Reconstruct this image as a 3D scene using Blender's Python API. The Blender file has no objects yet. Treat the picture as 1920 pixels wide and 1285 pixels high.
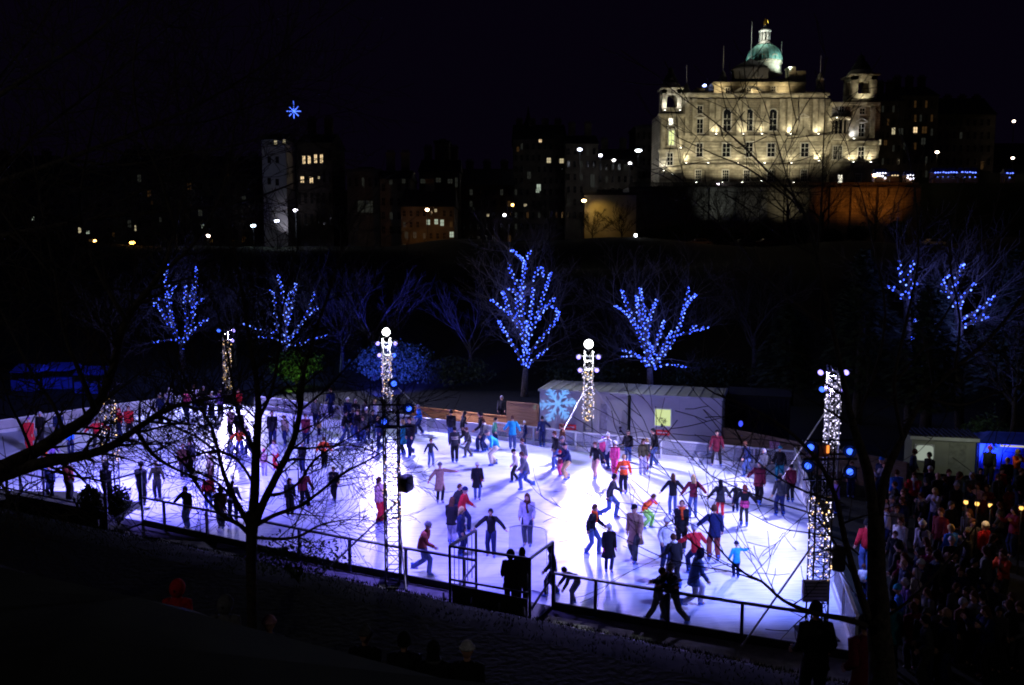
import bpy, bmesh, math, random
from mathutils import Vector as V, Matrix, noise
random.seed(7)
sc = bpy.context.scene
COL = sc.collection
PI = math.pi
R = math.radians
# ------------------------------------------------------------------ camera
CH, F = 10.2, 1650.0
PITCH = math.atan(182.5 / F)
cd = bpy.data.cameras.new('camera'); cam = bpy.data.objects.new('camera', cd); COL.objects.link(cam)
cam.location = (0, 0, CH); cam.rotation_euler = (PI/2 - PITCH, 0, 0)
cd.sensor_width = 36; cd.lens = 36 * F / 1920; cd.clip_end = 3000; cd.clip_start = 0.1
sc.camera = cam
CP, SP = math.cos(PITCH), math.sin(PITCH)
def ray(x, y):
    a = (x - 960) / F; b = (642.5 - y) / F
    return V((a, CP + b * SP, -SP + b * CP))
def G(x, y, z=0.0):
    d = ray(x, y); t = (z - CH) / d.z
    return V((d.x * t, d.y * t, z))
def A(x, y, Y):
    d = ray(x, y); t = Y / d.y
    return V((d.x * t, Y, CH + d.z * t))
def pj(p):
    dx, dy, dz = p[0], p[1], p[2] - CH
    dep = dy * CP - dz * SP; up = dy * SP + dz * CP
    return 960 + F * dx / dep, 642.5 - F * up / dep
# ------------------------------------------------------------------ helpers
def tag(o, label=None, cat=None, group=None, kind=None):
    if label: o['label'] = label
    if cat: o['category'] = cat
    if group: o['group'] = group
    if kind: o['kind'] = kind
    return o
def empty(name, loc, label, cat, group=None, rz=0.0):
    o = bpy.data.objects.new(name, None); COL.objects.link(o)
    o.location = loc; o.rotation_euler = (0, 0, rz); o.empty_display_size = .2
    return tag(o, label, cat, group)
def link(name, me, parent=None):
    o = bpy.data.objects.new(name, me); COL.objects.link(o)
    if parent: o.parent = parent
    return o
class MB:
    def __init__(s): s.v = []; s.f = []; s.m = []
    def add(s, vs, fs, mi=0):
        b = len(s.v); s.v += [tuple(q) for q in vs]
        for f in fs: s.f.append(tuple(b + i for i in f)); s.m.append(mi)
    def box(s, c, d, mi=0, rz=0.0, mat=None):
        x, y, z = d[0]/2, d[1]/2, d[2]/2
        vs = [V((sx*x, sy*y, sz*z)) for sz in (-1, 1) for sx, sy in ((-1,-1),(1,-1),(1,1),(-1,1))]
        if mat is not None: vs = [mat @ q for q in vs]
        elif rz:
            r = Matrix.Rotation(rz, 3, 'Z'); vs = [r @ q for q in vs]
        c = V(c); vs = [q + c for q in vs]
        s.add(vs, [(3,2,1,0),(4,5,6,7),(0,1,5,4),(1,2,6,5),(2,3,7,6),(3,0,4,7)], mi)
    def bar(s, a, b, w, h=None, mi=0):
        a = V(a); b = V(b); h = h or w; d = (b - a).normalized()
        up = V((0,0,1)) if abs(d.z) < .95 else V((0,1,0))
        x = d.cross(up).normalized() * w/2; y = x.cross(d).normalized() * h/2
        s.add([a-x-y, a+x-y, a+x+y, a-x+y, b-x-y, b+x-y, b+x+y, b-x+y],
              [(0,1,2,3),(7,6,5,4),(4,5,1,0),(5,6,2,1),(6,7,3,2),(7,4,0,3)], mi)
    def tube(s, pts, rad, n=6, mi=0, cap=True, jit=0.0, up=None):
        pts = [V(p) for p in pts]; k = len(pts)
        if not hasattr(rad, '__len__'): rad = [rad]*k
        rings = []; pu = None
        for i, p in enumerate(pts):
            d = pts[min(i+1, k-1)] - pts[max(i-1, 0)]
            if d.length < 1e-9: d = V((0,0,1))
            d.normalize()
            if pu is None:
                u = V((0,0,1)) if abs(d.z) < .9 else V((1,0,0))
                if up is not None: u = V(up)
            else: u = pu
            x = (u - d * u.dot(d))
            if x.length < 1e-6: x = d.orthogonal()
            x.normalize(); y = d.cross(x); pu = x
            r = rad[i]; rx, ry = (r if hasattr(r, '__len__') else (r, r))
            ring = []
            for j in range(n):
                t = 2*PI*j/n; q = 1 + (random.uniform(-jit, jit) if jit else 0)
                ring.append(p + x*(rx*q*math.cos(t)) + y*(ry*q*math.sin(t)))
            rings.append(ring)
        s.loft(rings, mi, cap)
    def loft(s, rings, mi=0, cap=True):
        n = len(rings[0]); vs = [q for r in rings for q in r]; fs = []
        for i in range(len(rings)-1):
            for j in range(n):
                a = i*n + j; b = i*n + (j+1) % n
                fs.append((a, b, b+n, a+n))
        if cap:
            fs.append(tuple(range(n-1, -1, -1))); fs.append(tuple((len(rings)-1)*n + j for j in range(n)))
        s.add(vs, fs, mi)
    def ball(s, c, r, nu=8, nv=6, mi=0, fn=None, z0=-1.0, z1=1.0):
        c = V(c); rr = r if hasattr(r, '__len__') else (r, r, r); rings = []
        a0, a1 = math.asin(z0), math.asin(z1)
        for i in range(nv+1):
            t = a0 + (a1-a0)*i/nv; zz, cr = math.sin(t), max(math.cos(t), .02)
            ring = []
            for j in range(nu):
                u = 2*PI*j/nu; q = V((cr*math.cos(u), cr*math.sin(u), zz))
                if fn: q = fn(q)
                ring.append(c + V((q.x*rr[0], q.y*rr[1], q.z*rr[2])))
            rings.append(ring)
        s.loft(rings, mi, True)
    def lathe(s, c, prof, n=16, mi=0, ph=0.0):
        c = V(c)
        s.loft([[c + V((r*math.cos(2*PI*j/n+ph), r*math.sin(2*PI*j/n+ph), z)) for j in range(n)] for r, z in prof], mi, True)
    def xf(s, M, i0=0):
        s.v[i0:] = [tuple(M @ V(q)) for q in s.v[i0:]]
    def mesh(s, name, mats, smooth=False):
        me = bpy.data.meshes.new(name); me.from_pydata(s.v, [], s.f)
        for m in (mats if isinstance(mats, (list, tuple)) else [mats]): me.materials.append(m)
        me.polygons.foreach_set('material_index', s.m)
        if smooth: me.polygons.foreach_set('use_smooth', [True]*len(s.f))
        me.update(); return me
    def build(s, name, mats, parent=None, smooth=False):
        return link(name, s.mesh(name, mats, smooth), parent)
# ------------------------------------------------------------------ materials
def nt(name):
    m = bpy.data.materials.new(name); m.use_nodes = True
    return m, m.node_tree.nodes, m.node_tree.links, m.node_tree.nodes['Principled BSDF']
def mat(name, col, rough=.7, var=.25, scale=6.0, bump=.0, metal=0.0, spec=.3, detail=4, coord='Object'):
    m, N, L, b = nt(name)
    b.inputs['Roughness'].default_value = rough; b.inputs['Metallic'].default_value = metal
    b.inputs['Specular IOR Level'].default_value = spec
    c = V(col[:3])
    if var > 0:
        tc = N.new('ShaderNodeTexCoord'); no = N.new('ShaderNodeTexNoise')
        no.inputs['Scale'].default_value = scale; no.inputs['Detail'].default_value = detail
        L.new(tc.outputs[coord], no.inputs['Vector'])
        cr = N.new('ShaderNodeValToRGB')
        cr.color_ramp.elements[0].position = .3; cr.color_ramp.elements[1].position = .7
        cr.color_ramp.elements[0].color = (*(c*(1-var)), 1); cr.color_ramp.elements[1].color = (*(c*(1+var)), 1)
        L.new(no.outputs['Fac'], cr.inputs['Fac']); L.new(cr.outputs['Color'], b.inputs['Base Color'])
        if bump:
            bp = N.new('ShaderNodeBump'); bp.inputs['Strength'].default_value = bump; bp.inputs['Distance'].default_value = .05
            L.new(no.outputs['Fac'], bp.inputs['Height']); L.new(bp.outputs['Normal'], b.inputs['Normal'])
    else: b.inputs['Base Color'].default_value = (*c, 1)
    return m
def emis(name, col, st, samp=False):
    m, N, L, b = nt(name)
    b.inputs['Base Color'].default_value = (.02, .02, .02, 1)
    b.inputs['Emission Color'].default_value = (*col, 1); b.inputs['Emission Strength'].default_value = st
    m.cycles.emission_sampling = 'AUTO' if samp else 'NONE'
    return m
def brickmat(name, c1, c2, mortar, sx, w=.9, h=.45, bump=.4):
    m, N, L, b = nt(name); b.inputs['Roughness'].default_value = .85
    tc = N.new('ShaderNodeTexCoord'); mp = N.new('ShaderNodeMapping'); mp.inputs['Rotation'].default_value = (PI/2, 0, 0)
    br = N.new('ShaderNodeTexBrick'); br.inputs['Scale'].default_value = sx
    br.inputs['Color1'].default_value = (*c1, 1); br.inputs['Color2'].default_value = (*c2, 1); br.inputs['Mortar'].default_value = (*mortar, 1)
    br.inputs['Brick Width'].default_value = w; br.inputs['Row Height'].default_value = h; br.inputs['Mortar Size'].default_value = .03
    L.new(tc.outputs['Object'], mp.inputs['Vector']); L.new(mp.outputs['Vector'], br.inputs['Vector'])
    no = N.new('ShaderNodeTexNoise'); no.inputs['Scale'].default_value = .6; no.inputs['Detail'].default_value = 6
    L.new(tc.outputs['Object'], no.inputs['Vector'])
    mx = N.new('ShaderNodeMixRGB'); mx.blend_type = 'MULTIPLY'; mx.inputs['Fac'].default_value = .7
    cr = N.new('ShaderNodeValToRGB'); cr.color_ramp.elements[0].color = (.45, .43, .4, 1); cr.color_ramp.elements[0].position = .3; cr.color_ramp.elements[1].position = .65
    L.new(no.outputs['Fac'], cr.inputs['Fac']); L.new(br.outputs['Color'], mx.inputs['Color1']); L.new(cr.outputs['Color'], mx.inputs['Color2'])
    L.new(mx.outputs['Color'], b.inputs['Base Color'])
    bp = N.new('ShaderNodeBump'); bp.inputs['Strength'].default_value = bump; bp.inputs['Distance'].default_value = .06
    L.new(br.outputs['Fac'], bp.inputs['Height']); bp.invert = True; L.new(bp.outputs['Normal'], b.inputs['Normal'])
    return m
def woodmat(name, c1, c2, sc_=1.0):
    m, N, L, b = nt(name); b.inputs['Roughness'].default_value = .7
    tc = N.new('ShaderNodeTexCoord'); mp = N.new('ShaderNodeMapping'); mp.inputs['Scale'].default_value = (.6*sc_, .6*sc_, 9*sc_)
    no = N.new('ShaderNodeTexNoise'); no.inputs['Scale'].default_value = 2.2; no.inputs['Detail'].default_value = 8
    L.new(tc.outputs['Object'], mp.inputs['Vector']); L.new(mp.outputs['Vector'], no.inputs['Vector'])
    cr = N.new('ShaderNodeValToRGB'); cr.color_ramp.elements[0].position = .3; cr.color_ramp.elements[1].position = .7
    cr.color_ramp.elements[0].color = (*c1, 1); cr.color_ramp.elements[1].color = (*c2, 1)
    L.new(no.outputs['Fac'], cr.inputs['Fac']); L.new(cr.outputs['Color'], b.inputs['Base Color'])
    return m
M = dict(
    steel=mat('dark steel', (.03,.03,.035), .45, .2, 8, 0, .6),
    alu=mat('aluminium', (.5,.5,.52), .35, .15, 10, 0, .9),
    black=mat('black paint', (.012,.012,.014), .5, .2, 9),
    bark=mat('bark', (.05,.04,.033), .95, .5, 14, .8),
    barkl=mat('pale bark', (.085,.072,.06), .95, .5, 10, .8),
    twig=mat('twig bark', (.045,.035,.03), .95, .3, 6),
    cabin=mat('cabin panel', (.40,.40,.41), .6, .08, 1.5),
    roofm=mat('cabin roof', (.34,.35,.38), .6, .15, 2),
    white=mat('white plastic', (.72,.73,.76), .45, .08, 3),
    ply=woodmat('plywood', (.34,.17,.06), (.5,.28,.11)),
    pine=woodmat('pine boards', (.55,.22,.05), (.75,.36,.10)),
    tarp=mat('blue tarpaulin', (.03,.06,.45), .5, .3, 3, .2),
    red=mat('red sign paint', (.6,.03,.03), .5, .1, 4),
    grassm=mat('grass blades', (.009,.016,.006), 1, .4, 3, 0, 0, .0),
    leafd=mat('dark leaves', (.035,.05,.022), .8, .5, 2),
    leafb=mat('bush leaves', (.05,.09,.04), .7, .5, 3),
    slate=mat('slate', (.035,.035,.04), .8, .3, 2),
    dstone=mat('sooty stone', (.07,.06,.05), .9, .4, .5),
    lead=mat('verdigris copper', (.15,.33,.29), .6, .3, 1.2),
    gold=mat('gilt', (.75,.42,.06), .35, .1, 3, 0, .9),
    pane=mat('dark window glass', (.012,.014,.018), .12, 0, 1, 0, 0, .6),
    frame=mat('window frame paint', (.18,.17,.15), .6, .1, 3),
)
# ------------------------------------------------------------------ world: a clear night
w = bpy.data.worlds.new('World'); sc.world = w; w.use_nodes = True
bg = w.node_tree.nodes['Background']; bg.inputs['Color'].default_value = (.45, .22, 1, 1); bg.inputs['Strength'].default_value = .0032
# ------------------------------------------------------------------ terrain
NU, NV = V((.895, -.447, 0)), V((.447, .895, 0))
def sm(a, b, t):
    t = min(1, max(0, (t-a)/(b-a))); return t*t*(3-2*t)
def gz(x, y):
    v = .447*x + .895*y
    if v < 24:
        z = 8.5 - 5.2*sm(2.5, 9.2, v) - 3.3*sm(13.6, 20.6, v)
        return z
    z = 10*sm(64, 150, y)
    if y > 60: z += (.5+2.2*sm(100,140,y))*noise.noise(V((x*.05, y*.05, 0)))*sm(64, 90, y)*(1-sm(150,165,y))
    z += 15*sm(196, 215, y)*sm(10, 60, x)
    z += 18*sm(200, 290, y)
    return z
def ground():
    xs = [-420,-320,-240,-190,-150,-120,-100,-85,-70] + [-60+i*2 for i in range(61)] + [70,85,100,120,150,190,240,320,420]
    ys = [-30,-20,-12,-6] + [i*.75 for i in range(0, 36)] + [27,30,36,42,48,54,60] + [64+i*4 for i in range(34)] + [200,204,208,212,216,222,230,250,290,350,450,700,1200,2400]
    vs = []; fs = []; n = len(xs)
    for y in ys:
        for x in xs:
            k = 1 if y < 500 else y/500
            z = gz(x, y)
            vs.append((x*k, y, z - .03))
    for j in range(len(ys)-1):
        for i in range(n-1):
            a = j*n+i; fs.append((a, a+1, a+n+1, a+n))
    m = MB(); m.add(vs, fs)
    g = mat('winter turf', (.010, .013, .007), .95, .5, 2.3, .15, coord='Object', detail=8)
    tag(m.build('ground', g, None, True), kind='structure')
ground()
# ------------------------------------------------------------------ ice
near = [G(x, y, .22) for x, y in [(-250,862),(0,916),(300,981),(635,1054),(870,1098),(1160,1150),(1380,1187),(1605,1222)]]
for p in near: p.z = 0
rightfar = G(1490, 884)
far = [rightfar] + [G(x, y) for x, y in [(1340,870),(1240,860),(1080,845),(900,820),(800,808),(640,785),(480,764)]]
left = [G(390, 757), G(200, 783), G(0, 813), G(-255, 852)]
ice_poly = near + far + left
def ice():
    m = MB(); m.add([V((p.x, p.y, .012)) for p in ice_poly], [tuple(range(len(ice_poly)))])
    mt, N, L, b = nt('scratched ice')
    tc = N.new('ShaderNodeTexCoord')
    n1 = N.new('ShaderNodeTexNoise'); n1.inputs['Scale'].default_value = .35; n1.inputs['Detail'].default_value = 6
    L.new(tc.outputs['Object'], n1.inputs['Vector'])
    mp = N.new('ShaderNodeMapping'); mp.inputs['Rotation'].default_value = (0, 0, -.46); mp.inputs['Scale'].default_value = (.5, 6, 1)
    n2 = N.new('ShaderNodeTexNoise'); n2.inputs['Scale'].default_value = 1.6; n2.inputs['Detail'].default_value = 9; n2.inputs['Distortion'].default_value = 1.5
    L.new(tc.outputs['Object'], mp.inputs['Vector']); L.new(mp.outputs['Vector'], n2.inputs['Vector'])
    c1 = N.new('ShaderNodeValToRGB'); c1.color_ramp.elements[0].position = .35; c1.color_ramp.elements[1].position = .65
    c1.color_ramp.elements[0].color = (.52, .60, .80, 1); c1.color_ramp.elements[1].color = (.74, .80, .93, 1)
    c2 = N.new('ShaderNodeValToRGB'); c2.color_ramp.elements[0].position = .36; c2.color_ramp.elements[1].position = .5
    c2.color_ramp.elements[0].color = (.60, .64, .78, 1)
    mx = N.new('ShaderNodeMixRGB'); mx.blend_type = 'MULTIPLY'; mx.inputs['Fac'].default_value = .8
    L.new(n1.outputs['Fac'], c1.inputs['Fac']); L.new(n2.outputs['Fac'], c2.inputs['Fac'])
    L.new(c1.outputs['Color'], mx.inputs['Color1']); L.new(c2.outputs['Color'], mx.inputs['Color2']); L.new(mx.outputs['Color'], b.inputs['Base Color'])
    rr = N.new('ShaderNodeMapRange'); rr.inputs['To Min'].default_value = .28; rr.inputs['To Max'].default_value = .5
    L.new(n2.outputs['Fac'], rr.inputs['Value']); L.new(rr.outputs['Result'], b.inputs['Roughness'])
    bp = N.new('ShaderNodeBump'); bp.inputs['Strength'].default_value = .12; bp.inputs['Distance'].default_value = .02
    L.new(n2.outputs['Fac'], bp.inputs['Height']); L.new(bp.outputs['Normal'], b.inputs['Normal'])
    tag(m.build('ice', mt), kind='structure')
ice()
# walkway decking along the near side, with a kerb
def strip(name, off0, off1, z, mt, h=0.0):
    m = MB(); a = [p - NV*off0 for p in near]; b = [p - NV*off1 for p in near]; n = len(a)
    vs = [V((p.x, p.y, z)) for p in a] + [V((p.x, p.y, z)) for p in b]
    fs = [(i, n+i, n+i+1, i+1) for i in range(n-1)]
    if h:
        vs += [V((p.x, p.y, z-h)) for p in b]; fs += [(n+i, 2*n+i, 2*n+i+1, n+i+1) for i in range(n-1)]
    m.add(vs, fs); tag(m.build(name, mt), kind='structure')
strip('walkway', .12, 1.75, .03, mat('wet duckboards', (.16,.15,.16), .35, .35, 5, .3))
strip('kerb', 1.75, 1.95, .13, mat('kerb stone', (.10,.10,.1), .7, .25, 6, .2), .13)
# terrace path where the onlookers sit
def terrace():
    m = MB(); vs = []; fs = []
    for i in range(41):
        u = -40 + i*2
        for v in (9.5, 11.4, 13.3):
            p = NU*u + NV*v; vs.append((p.x, p.y, max(gz(p.x, p.y), 0) + .05))
    for i in range(40):
        for j in range(2):
            a = i*3+j; fs.append((a, a+3, a+4, a+1))
    m.add(vs, fs); tag(m.build('path', mat('tarmac path', (.025,.025,.026), .8, .3, 8, .3)), kind='structure')
terrace()
def blades():
    m = MB(); rnd = random.Random(3)
    for _ in range(34000):
        u = rnd.uniform(-30, 16); v = rnd.uniform(13.4, 20.4) if rnd.random() < .8 else rnd.uniform(5, 9.4)
        p = NU*u + NV*v; z = gz(p.x, p.y); h = rnd.uniform(.03, .09); a = rnd.uniform(0, PI); s = .012
        d = V((math.cos(a)*s, math.sin(a)*s, 0)); t = V((rnd.uniform(-.05,.05), rnd.uniform(-.05,.05), h)); p.z = z - .02
        m.add([p-d, p+d, p+t], [(0,1,2)])
    tag(m.build('grass', M['grassm']), 'short dark turf on the slope below the terrace path', 'grass', kind='stuff')
blades()
# ------------------------------------------------------------------ lamps
def light(name, kind, loc, power, col, aim=None, size=.1, angle=60, blend=.6):
    l = bpy.data.lights.new(name, kind); l.energy = power; l.color = col
    if kind == 'SPOT': l.spot_size = R(angle); l.spot_blend = blend; l.shadow_soft_size = size
    elif kind == 'POINT': l.shadow_soft_size = size
    elif kind == 'AREA': l.size = size
    o = bpy.data.objects.new(name, l); COL.objects.link(o); o.location = loc
    if aim is not None: o.rotation_euler = (V(aim) - V(loc)).to_track_quat('-Z', 'Y').to_euler()
    return o
WHT, BLU, VIO = (.52,.47,1), (.30,.38,1), (.30,.24,1)
e_white = emis('floodlight lens', (.86,.88,1), 6); e_viol = emis('violet floodlight lens', (.30,.24,1), 3.4)
e_blue = emis('blue spotlight lens', (.035,.11,1), 3.2); e_ball = emis('balloon lamp', (.97,1,.95), 8)
e_fw = emis('warm bulb', (1,.62,.22), 3.4); e_fc = emis('cool white bulb', (.78,.72,1), 2.2); e_fb = emis('blue bulb', (.04,.09,1), 5)
e_fb2 = emis('pale blue bulb', (.13,.23,1), 4.2)
def bulbs_on(thing_name, label, cat, group, pts, mats_, r, parent_loc, cord=None, maxparts=100):
    """a light string: cord mesh, each bulb a part; past 100 the rest as one stuff part"""
    o0 = V(parent_loc)
    m = MB()
    for c in (cord or [pts]): m.tube([p - o0 for p in c], .008, 3, 0, False)
    th = m.build(thing_name, M['black']); th.location = o0; tag(th, label, cat, group)
    mes = []
    for mt in mats_:
        b = MB(); b.ball((0,0,0), r, 6, 4); mes.append(b.mesh('bulb', mt, True))
    pts = list(pts); order = sorted(range(len(pts)), key=lambda i: (pts[i]-V((0,0,CH))).length)
    for i in order[:maxparts]:
        o = link('bulb', mes[i % len(mes)], th); o.location = pts[i] - o0
    rest = order[maxparts:]
    if rest:
        b = MB()
        for i in rest: b.ball(pts[i]-o0, r, 6, 4, i % len(mats_))
        tag(b.build('bulbs', mats_, th, True), kind='stuff')
    return th
def floodlamp(name, loc, aim, lens, label, group, r=.13, depth=.24, dark=True, lr=None):
    """a can-shaped lamp with its yoke, aimed at a point"""
    q = (V(aim)-V(loc)).normalized().to_track_quat('-Z', 'Y').to_matrix().to_4x4()
    m = MB(); m.lathe((0,0,0), [(r*.55, depth*.6), (r*.8, depth*.4), (r, 0), (r, -depth*.5), (r*.93, -depth*.5), (r*.93, -depth*.42)], 12)
    m.xf(q)
    th = m.build(name, M['black'], None, True); th.location = loc; tag(th, label, 'lamp', group)
    y = MB(); y.tube([V((-r*1.1,0,0)), V((-r*1.1,0,.2)), V((r*1.1,0,.2)), V((r*1.1,0,0))], .018, 4); y.xf(q); y.build('bracket', M['steel'], th)
    l = MB(); l.ball((0,0,-depth*.40), (lr or r*.92, lr or r*.92, r*.45), 12, 5, 0); l.xf(q); l.build('lens', lens, th, True)
    return th
def truss(loc, h, label, w=.42, mt=None, foot=True, rz=0.0, taper=True):
    th = empty('lighting_mast', loc, label, 'lighting mast', 'lighting masts round the rink', rz)
    mt = mt or M['alu']; hw = w/2
    pts4 = [(-hw,-hw),(hw,-hw),(hw,hw),(-hw,hw)]
    for px, py in pts4: m = MB(); m.tube([(px,py,0.05),(px,py,h)], .026, 6); m.build('chord', mt, th, True)
    b = MB(); n = int(h/.42); z = .12
    for i in range(n):
        z0 = .12 + i*(h-.2)/n; z1 = .12 + (i+1)*(h-.2)/n
        for k in range(4):
            a, c = pts4[k], pts4[(k+1) % 4]
            b.tube([(*a, z0), (*c, z0)], .014, 4); b.tube([(*(a if i % 2 else c), z0), (*(c if i % 2 else a), z1)], .012, 4)
    b.build('brace', mt, th)
    f = MB(); f.box((0,0,.03), (w+.5, w+.5, .05)); f.build('base_plate', M['steel'], th)
    for xx, dz in ((.62,.28),(.5,.95)): c = MB(); c.tube([(-xx,0,h-dz),(xx,0,h-dz)], .028, 6); c.build('crossbar', mt, th)
    return th
RC = (G(960, 900) + G(1100, 1000))/2
LP = 2.3
def stay(th, a, b, nm='stay'):
    m = MB(); o = V(th.location); m.tube([V(a)-o, V(b)-o], .03, 5); m.build(nm, M['alu'], th)
def spiral(c, z0, z1, w, n, rnd):
    pts = []
    for i in range(n):
        t = i/(n-1); a = rnd.uniform(0, 2*PI); r = w*(.62 + rnd.uniform(-.12,.14))
        pts.append(c + V((r*math.cos(a), r*math.sin(a), z0 + (z1-z0)*t + rnd.uniform(-.06,.06))))
    return pts
masts = []
def mast(px, py, top, label, ball=False, heads=4, colours='vvvv', power=1.0, near_=False, bulbs=(0,0,0), bm=None, where=''):
    p = G(px, py); h = A(px, top, p.y).z
    th = truss(p, h, label, mt=M['steel'] if near_ else M['alu'])
    rnd = random.Random(px)
    aim = V((RC.x + (p.x-RC.x)*.15, RC.y + (p.y-RC.y)*.15, 0))
    if ball:
        m = MB(); m.tube([(0,0,-.34),(0,0,-.2)], .06, 8); b = m.build('ball_lamp', M['steel']); b.location = p + V((0,0,h+.34))
        tag(b, 'round glowing ball lamp on top of the ' + where, 'lamp', 'ball lamps')
        m = MB(); m.ball((0,0,0), .23, 14, 10); m.build('globe', e_ball, b, True)
        light('ball light', 'POINT', p + V((0,0,h+.34)) + (V((RC.x,RC.y,5))-p).normalized()*.33, 200*LP, (.95,1,.97), size=.25)
    k = 0
    for zz, xx in ((h-.28, .5), (h-.28, -.5), (h-.95, .42), (h-.95, -.42))[:heads]:
        cpos = p + V((xx, -.05, zz)); c = colours[k]
        # the can is turned to the ice and a little toward the terrace
        pos_w = ('upper ' if k < 2 else 'lower ') + ('right' if xx > 0 else 'left')
        floodlamp('floodlight', cpos, aim*.55 + V((0, 8, 2))*.45, {'v': e_viol, 'w': e_white, 'b': e_blue}[c],
                  pos_w + ' floodlight of the ' + where, 'floodlights on the masts', .13, .26, lr=.115)
        d = V((aim.x-p.x, aim.y-p.y, 0)).normalized(); d.rotate(Matrix.Rotation(R((-34,34,12,-12)[k]), 3, 'Z')); far_ = (7.4,7.4,11,11)[k]
        light('flood', 'SPOT', cpos + d*.5, 2700*LP*power, WHT if k < 2 else VIO, V((p.x,p.y,0)) + d*far_, .22, (62,62,46,46)[k], .6)
        k += 1
    n, z0, z1 = bulbs
    if n:
        bulbs_on('light_string', 'string of %s fairy lights wound round the %s' % ('warm white' if bm[0] is e_fw else 'cool white', where),
                 'fairy lights', 'fairy lights on the masts', spiral(p, z0*h, z1*h, .42, n, rnd), bm, .019 if near_ else .027, p)
    masts.append((p, h)); return p, h, th
BW = [e_fw, e_fw, e_fc]; BC = [e_fc, e_fc, e_fc, e_fw]
p, h, th = mast(727, 797, 634, 'far aluminium truss mast with a ball lamp behind the skaters by the wooden fence', True, 4, 'vvbv', 1.1, False, (170,.3,.82), BC, 'mast by the blue lit bush')
stay(th, p+V((.15,0,h*.52)), p+V((3.0,-.6,0)))
p, h, th = mast(1102, 838, 658, 'far aluminium truss mast with a ball lamp in front of the pale cabins', True, 4, 'vvvv', 1.3, False, (170,.28,.83), [e_fw,e_fc,e_fc], 'mast before the cabins')
stay(th, p+V((.15,0,h*.66)), p+V((2.6,-.4,0))); stay(th, p+V((-.15,0,h*.6)), p+V((-1.6,.3,0)))
p, h, th = mast(428, 742, 612, 'farthest truss mast at the back corner behind tree branches', False, 3, 'vbv', 3.0, False, (120,.1,.8), BW, 'back corner mast')
p, h, th = mast(1554, 945, 683, 'truss mast beside the crowd with four violet floodlights', False, 4, 'vvvb', 1.2, False, (200,.42,.92), [e_fc], 'mast beside the crowd')
stay(th, p+V((-.15,0,h*.7)), p+V((-2.2,.6,0)))
# nearer dark ladder masts
p, h, th = mast(738, 1096, 742, 'dark near truss mast standing by the walkway left of the gate', False, 0, '', 1, True, (110,.34,.66), [e_fw,e_fw,e_fc], 'dark near mast left of the gate')
NM1 = (p, h); NT1 = th; stay(th, p+V((.2,0,2.6)), p+V((-2.6,-.6,0))); stay(th, p+V((.2,-.1,2.2)), p+V((.55,-1.3,.1)))
p, h, th = mast(1530, 1190, 832, 'dark near truss mast beside the speaker and the dark standing figure', False, 0, '', 1, True, (190,.22,.72), [e_fw,e_fc,e_fc], 'dark near mast beside the speaker')
NM2 = (p, h); NT2 = th; stay(th, p+V((-.2,0,2.4)), p+V((-2.2,-.9,.1))); stay(th, p+V((.2,0,2.3)), p+V((1.7,.1,0)))
p, h, th = mast(212, 962, 704, 'truss mast wound with golden lights behind the tree limbs', False, 0, '', 1, True, (150,.38,.88), [e_fw,e_fw,e_fc], 'golden mast behind the tree limbs')
NM3 = (p, h)
# blue-lensed spotlights clipped to the near masts, aimed across the rink at the bushes and the camera side
def bluespot(px, py, mastp, where, aim, nm='spotlight', r=.17):
    loc = A(px, py, mastp.y + .0); floodlamp(nm, loc, aim, e_blue, where, 'blue spotlights on the near masts', r, .3, lr=.085)
    return loc
cam_side = V((2, 0, 8))
for px, py, wh in ((765,766,'blue spotlight high on the right of the near mast left of the gate'),(720,790,'blue spotlight on the left of the near mast left of the gate'),(738,719,'topmost blue spotlight of the near mast left of the gate')):
    bluespot(px, py, NM1[0], wh, cam_side + V((px-738,0,0))*.1)
for px, py, wh in ((1520,838,'upper left blue spotlight of the near mast by the crowd'),(1515,873,'lower left blue spotlight of the near mast by the crowd'),(1592,846,'upper right blue spotlight of the near mast by the crowd'),(1592,884,'lower right blue spotlight of the near mast by the crowd')):
    bluespot(px, py, NM2[0], wh, cam_side + V((px-1555,0,0))*.05)
for tm_, mp0, xx, ys, hw_ in ((NT2, NM2[0], 1556, (838,873), .7), (NT1, NM1[0], 742, (785,812), .55)):
    for py in ys:
        m = MB(); c = A(xx, py-12, mp0.y) - mp0; m.tube([c-V((hw_,0,0)), c+V((hw_,0,0))], .025, 5); m.build('lamp_bar', M['steel'], tm_)
# a street lamp on the road behind the viewer, off to the right: it grazes the near trunks
for sx_, pw_, lab_ in ((15, 130, 'tall street lamp on the upper road, out of view to the right'), (-11.5, 170, 'tall street lamp on the upper road, out of view to the left')):
    sl = V((sx_, 2.5, gz(sx_,2.5) if sx_ > 0 else 8.4)); th = empty('street_lamp', sl, lab_, 'street lamp', 'street lamps on the upper road'); m = MB(); m.tube([(0,0,0),(0,0,5.2),(-.5,.2,5.6),(-1.2,.5,5.6)], [.09,.06,.05,.05], 8); m.build('post', M['steel'], th); m = MB(); m.box((-1.3,.55,5.58),(.6,.28,.14)); m.build('head', M['black'], th); m = MB(); m.box((-1.3,.55,5.5),(.5,.2,.02)); m.build('lens', emis('street lamp lens', (1,.93,.8), 6), th)
    light('street lamp light','POINT', sl + V((-1.3,.55,5.3)), pw_, (1,.93,.86), size=.15)
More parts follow.
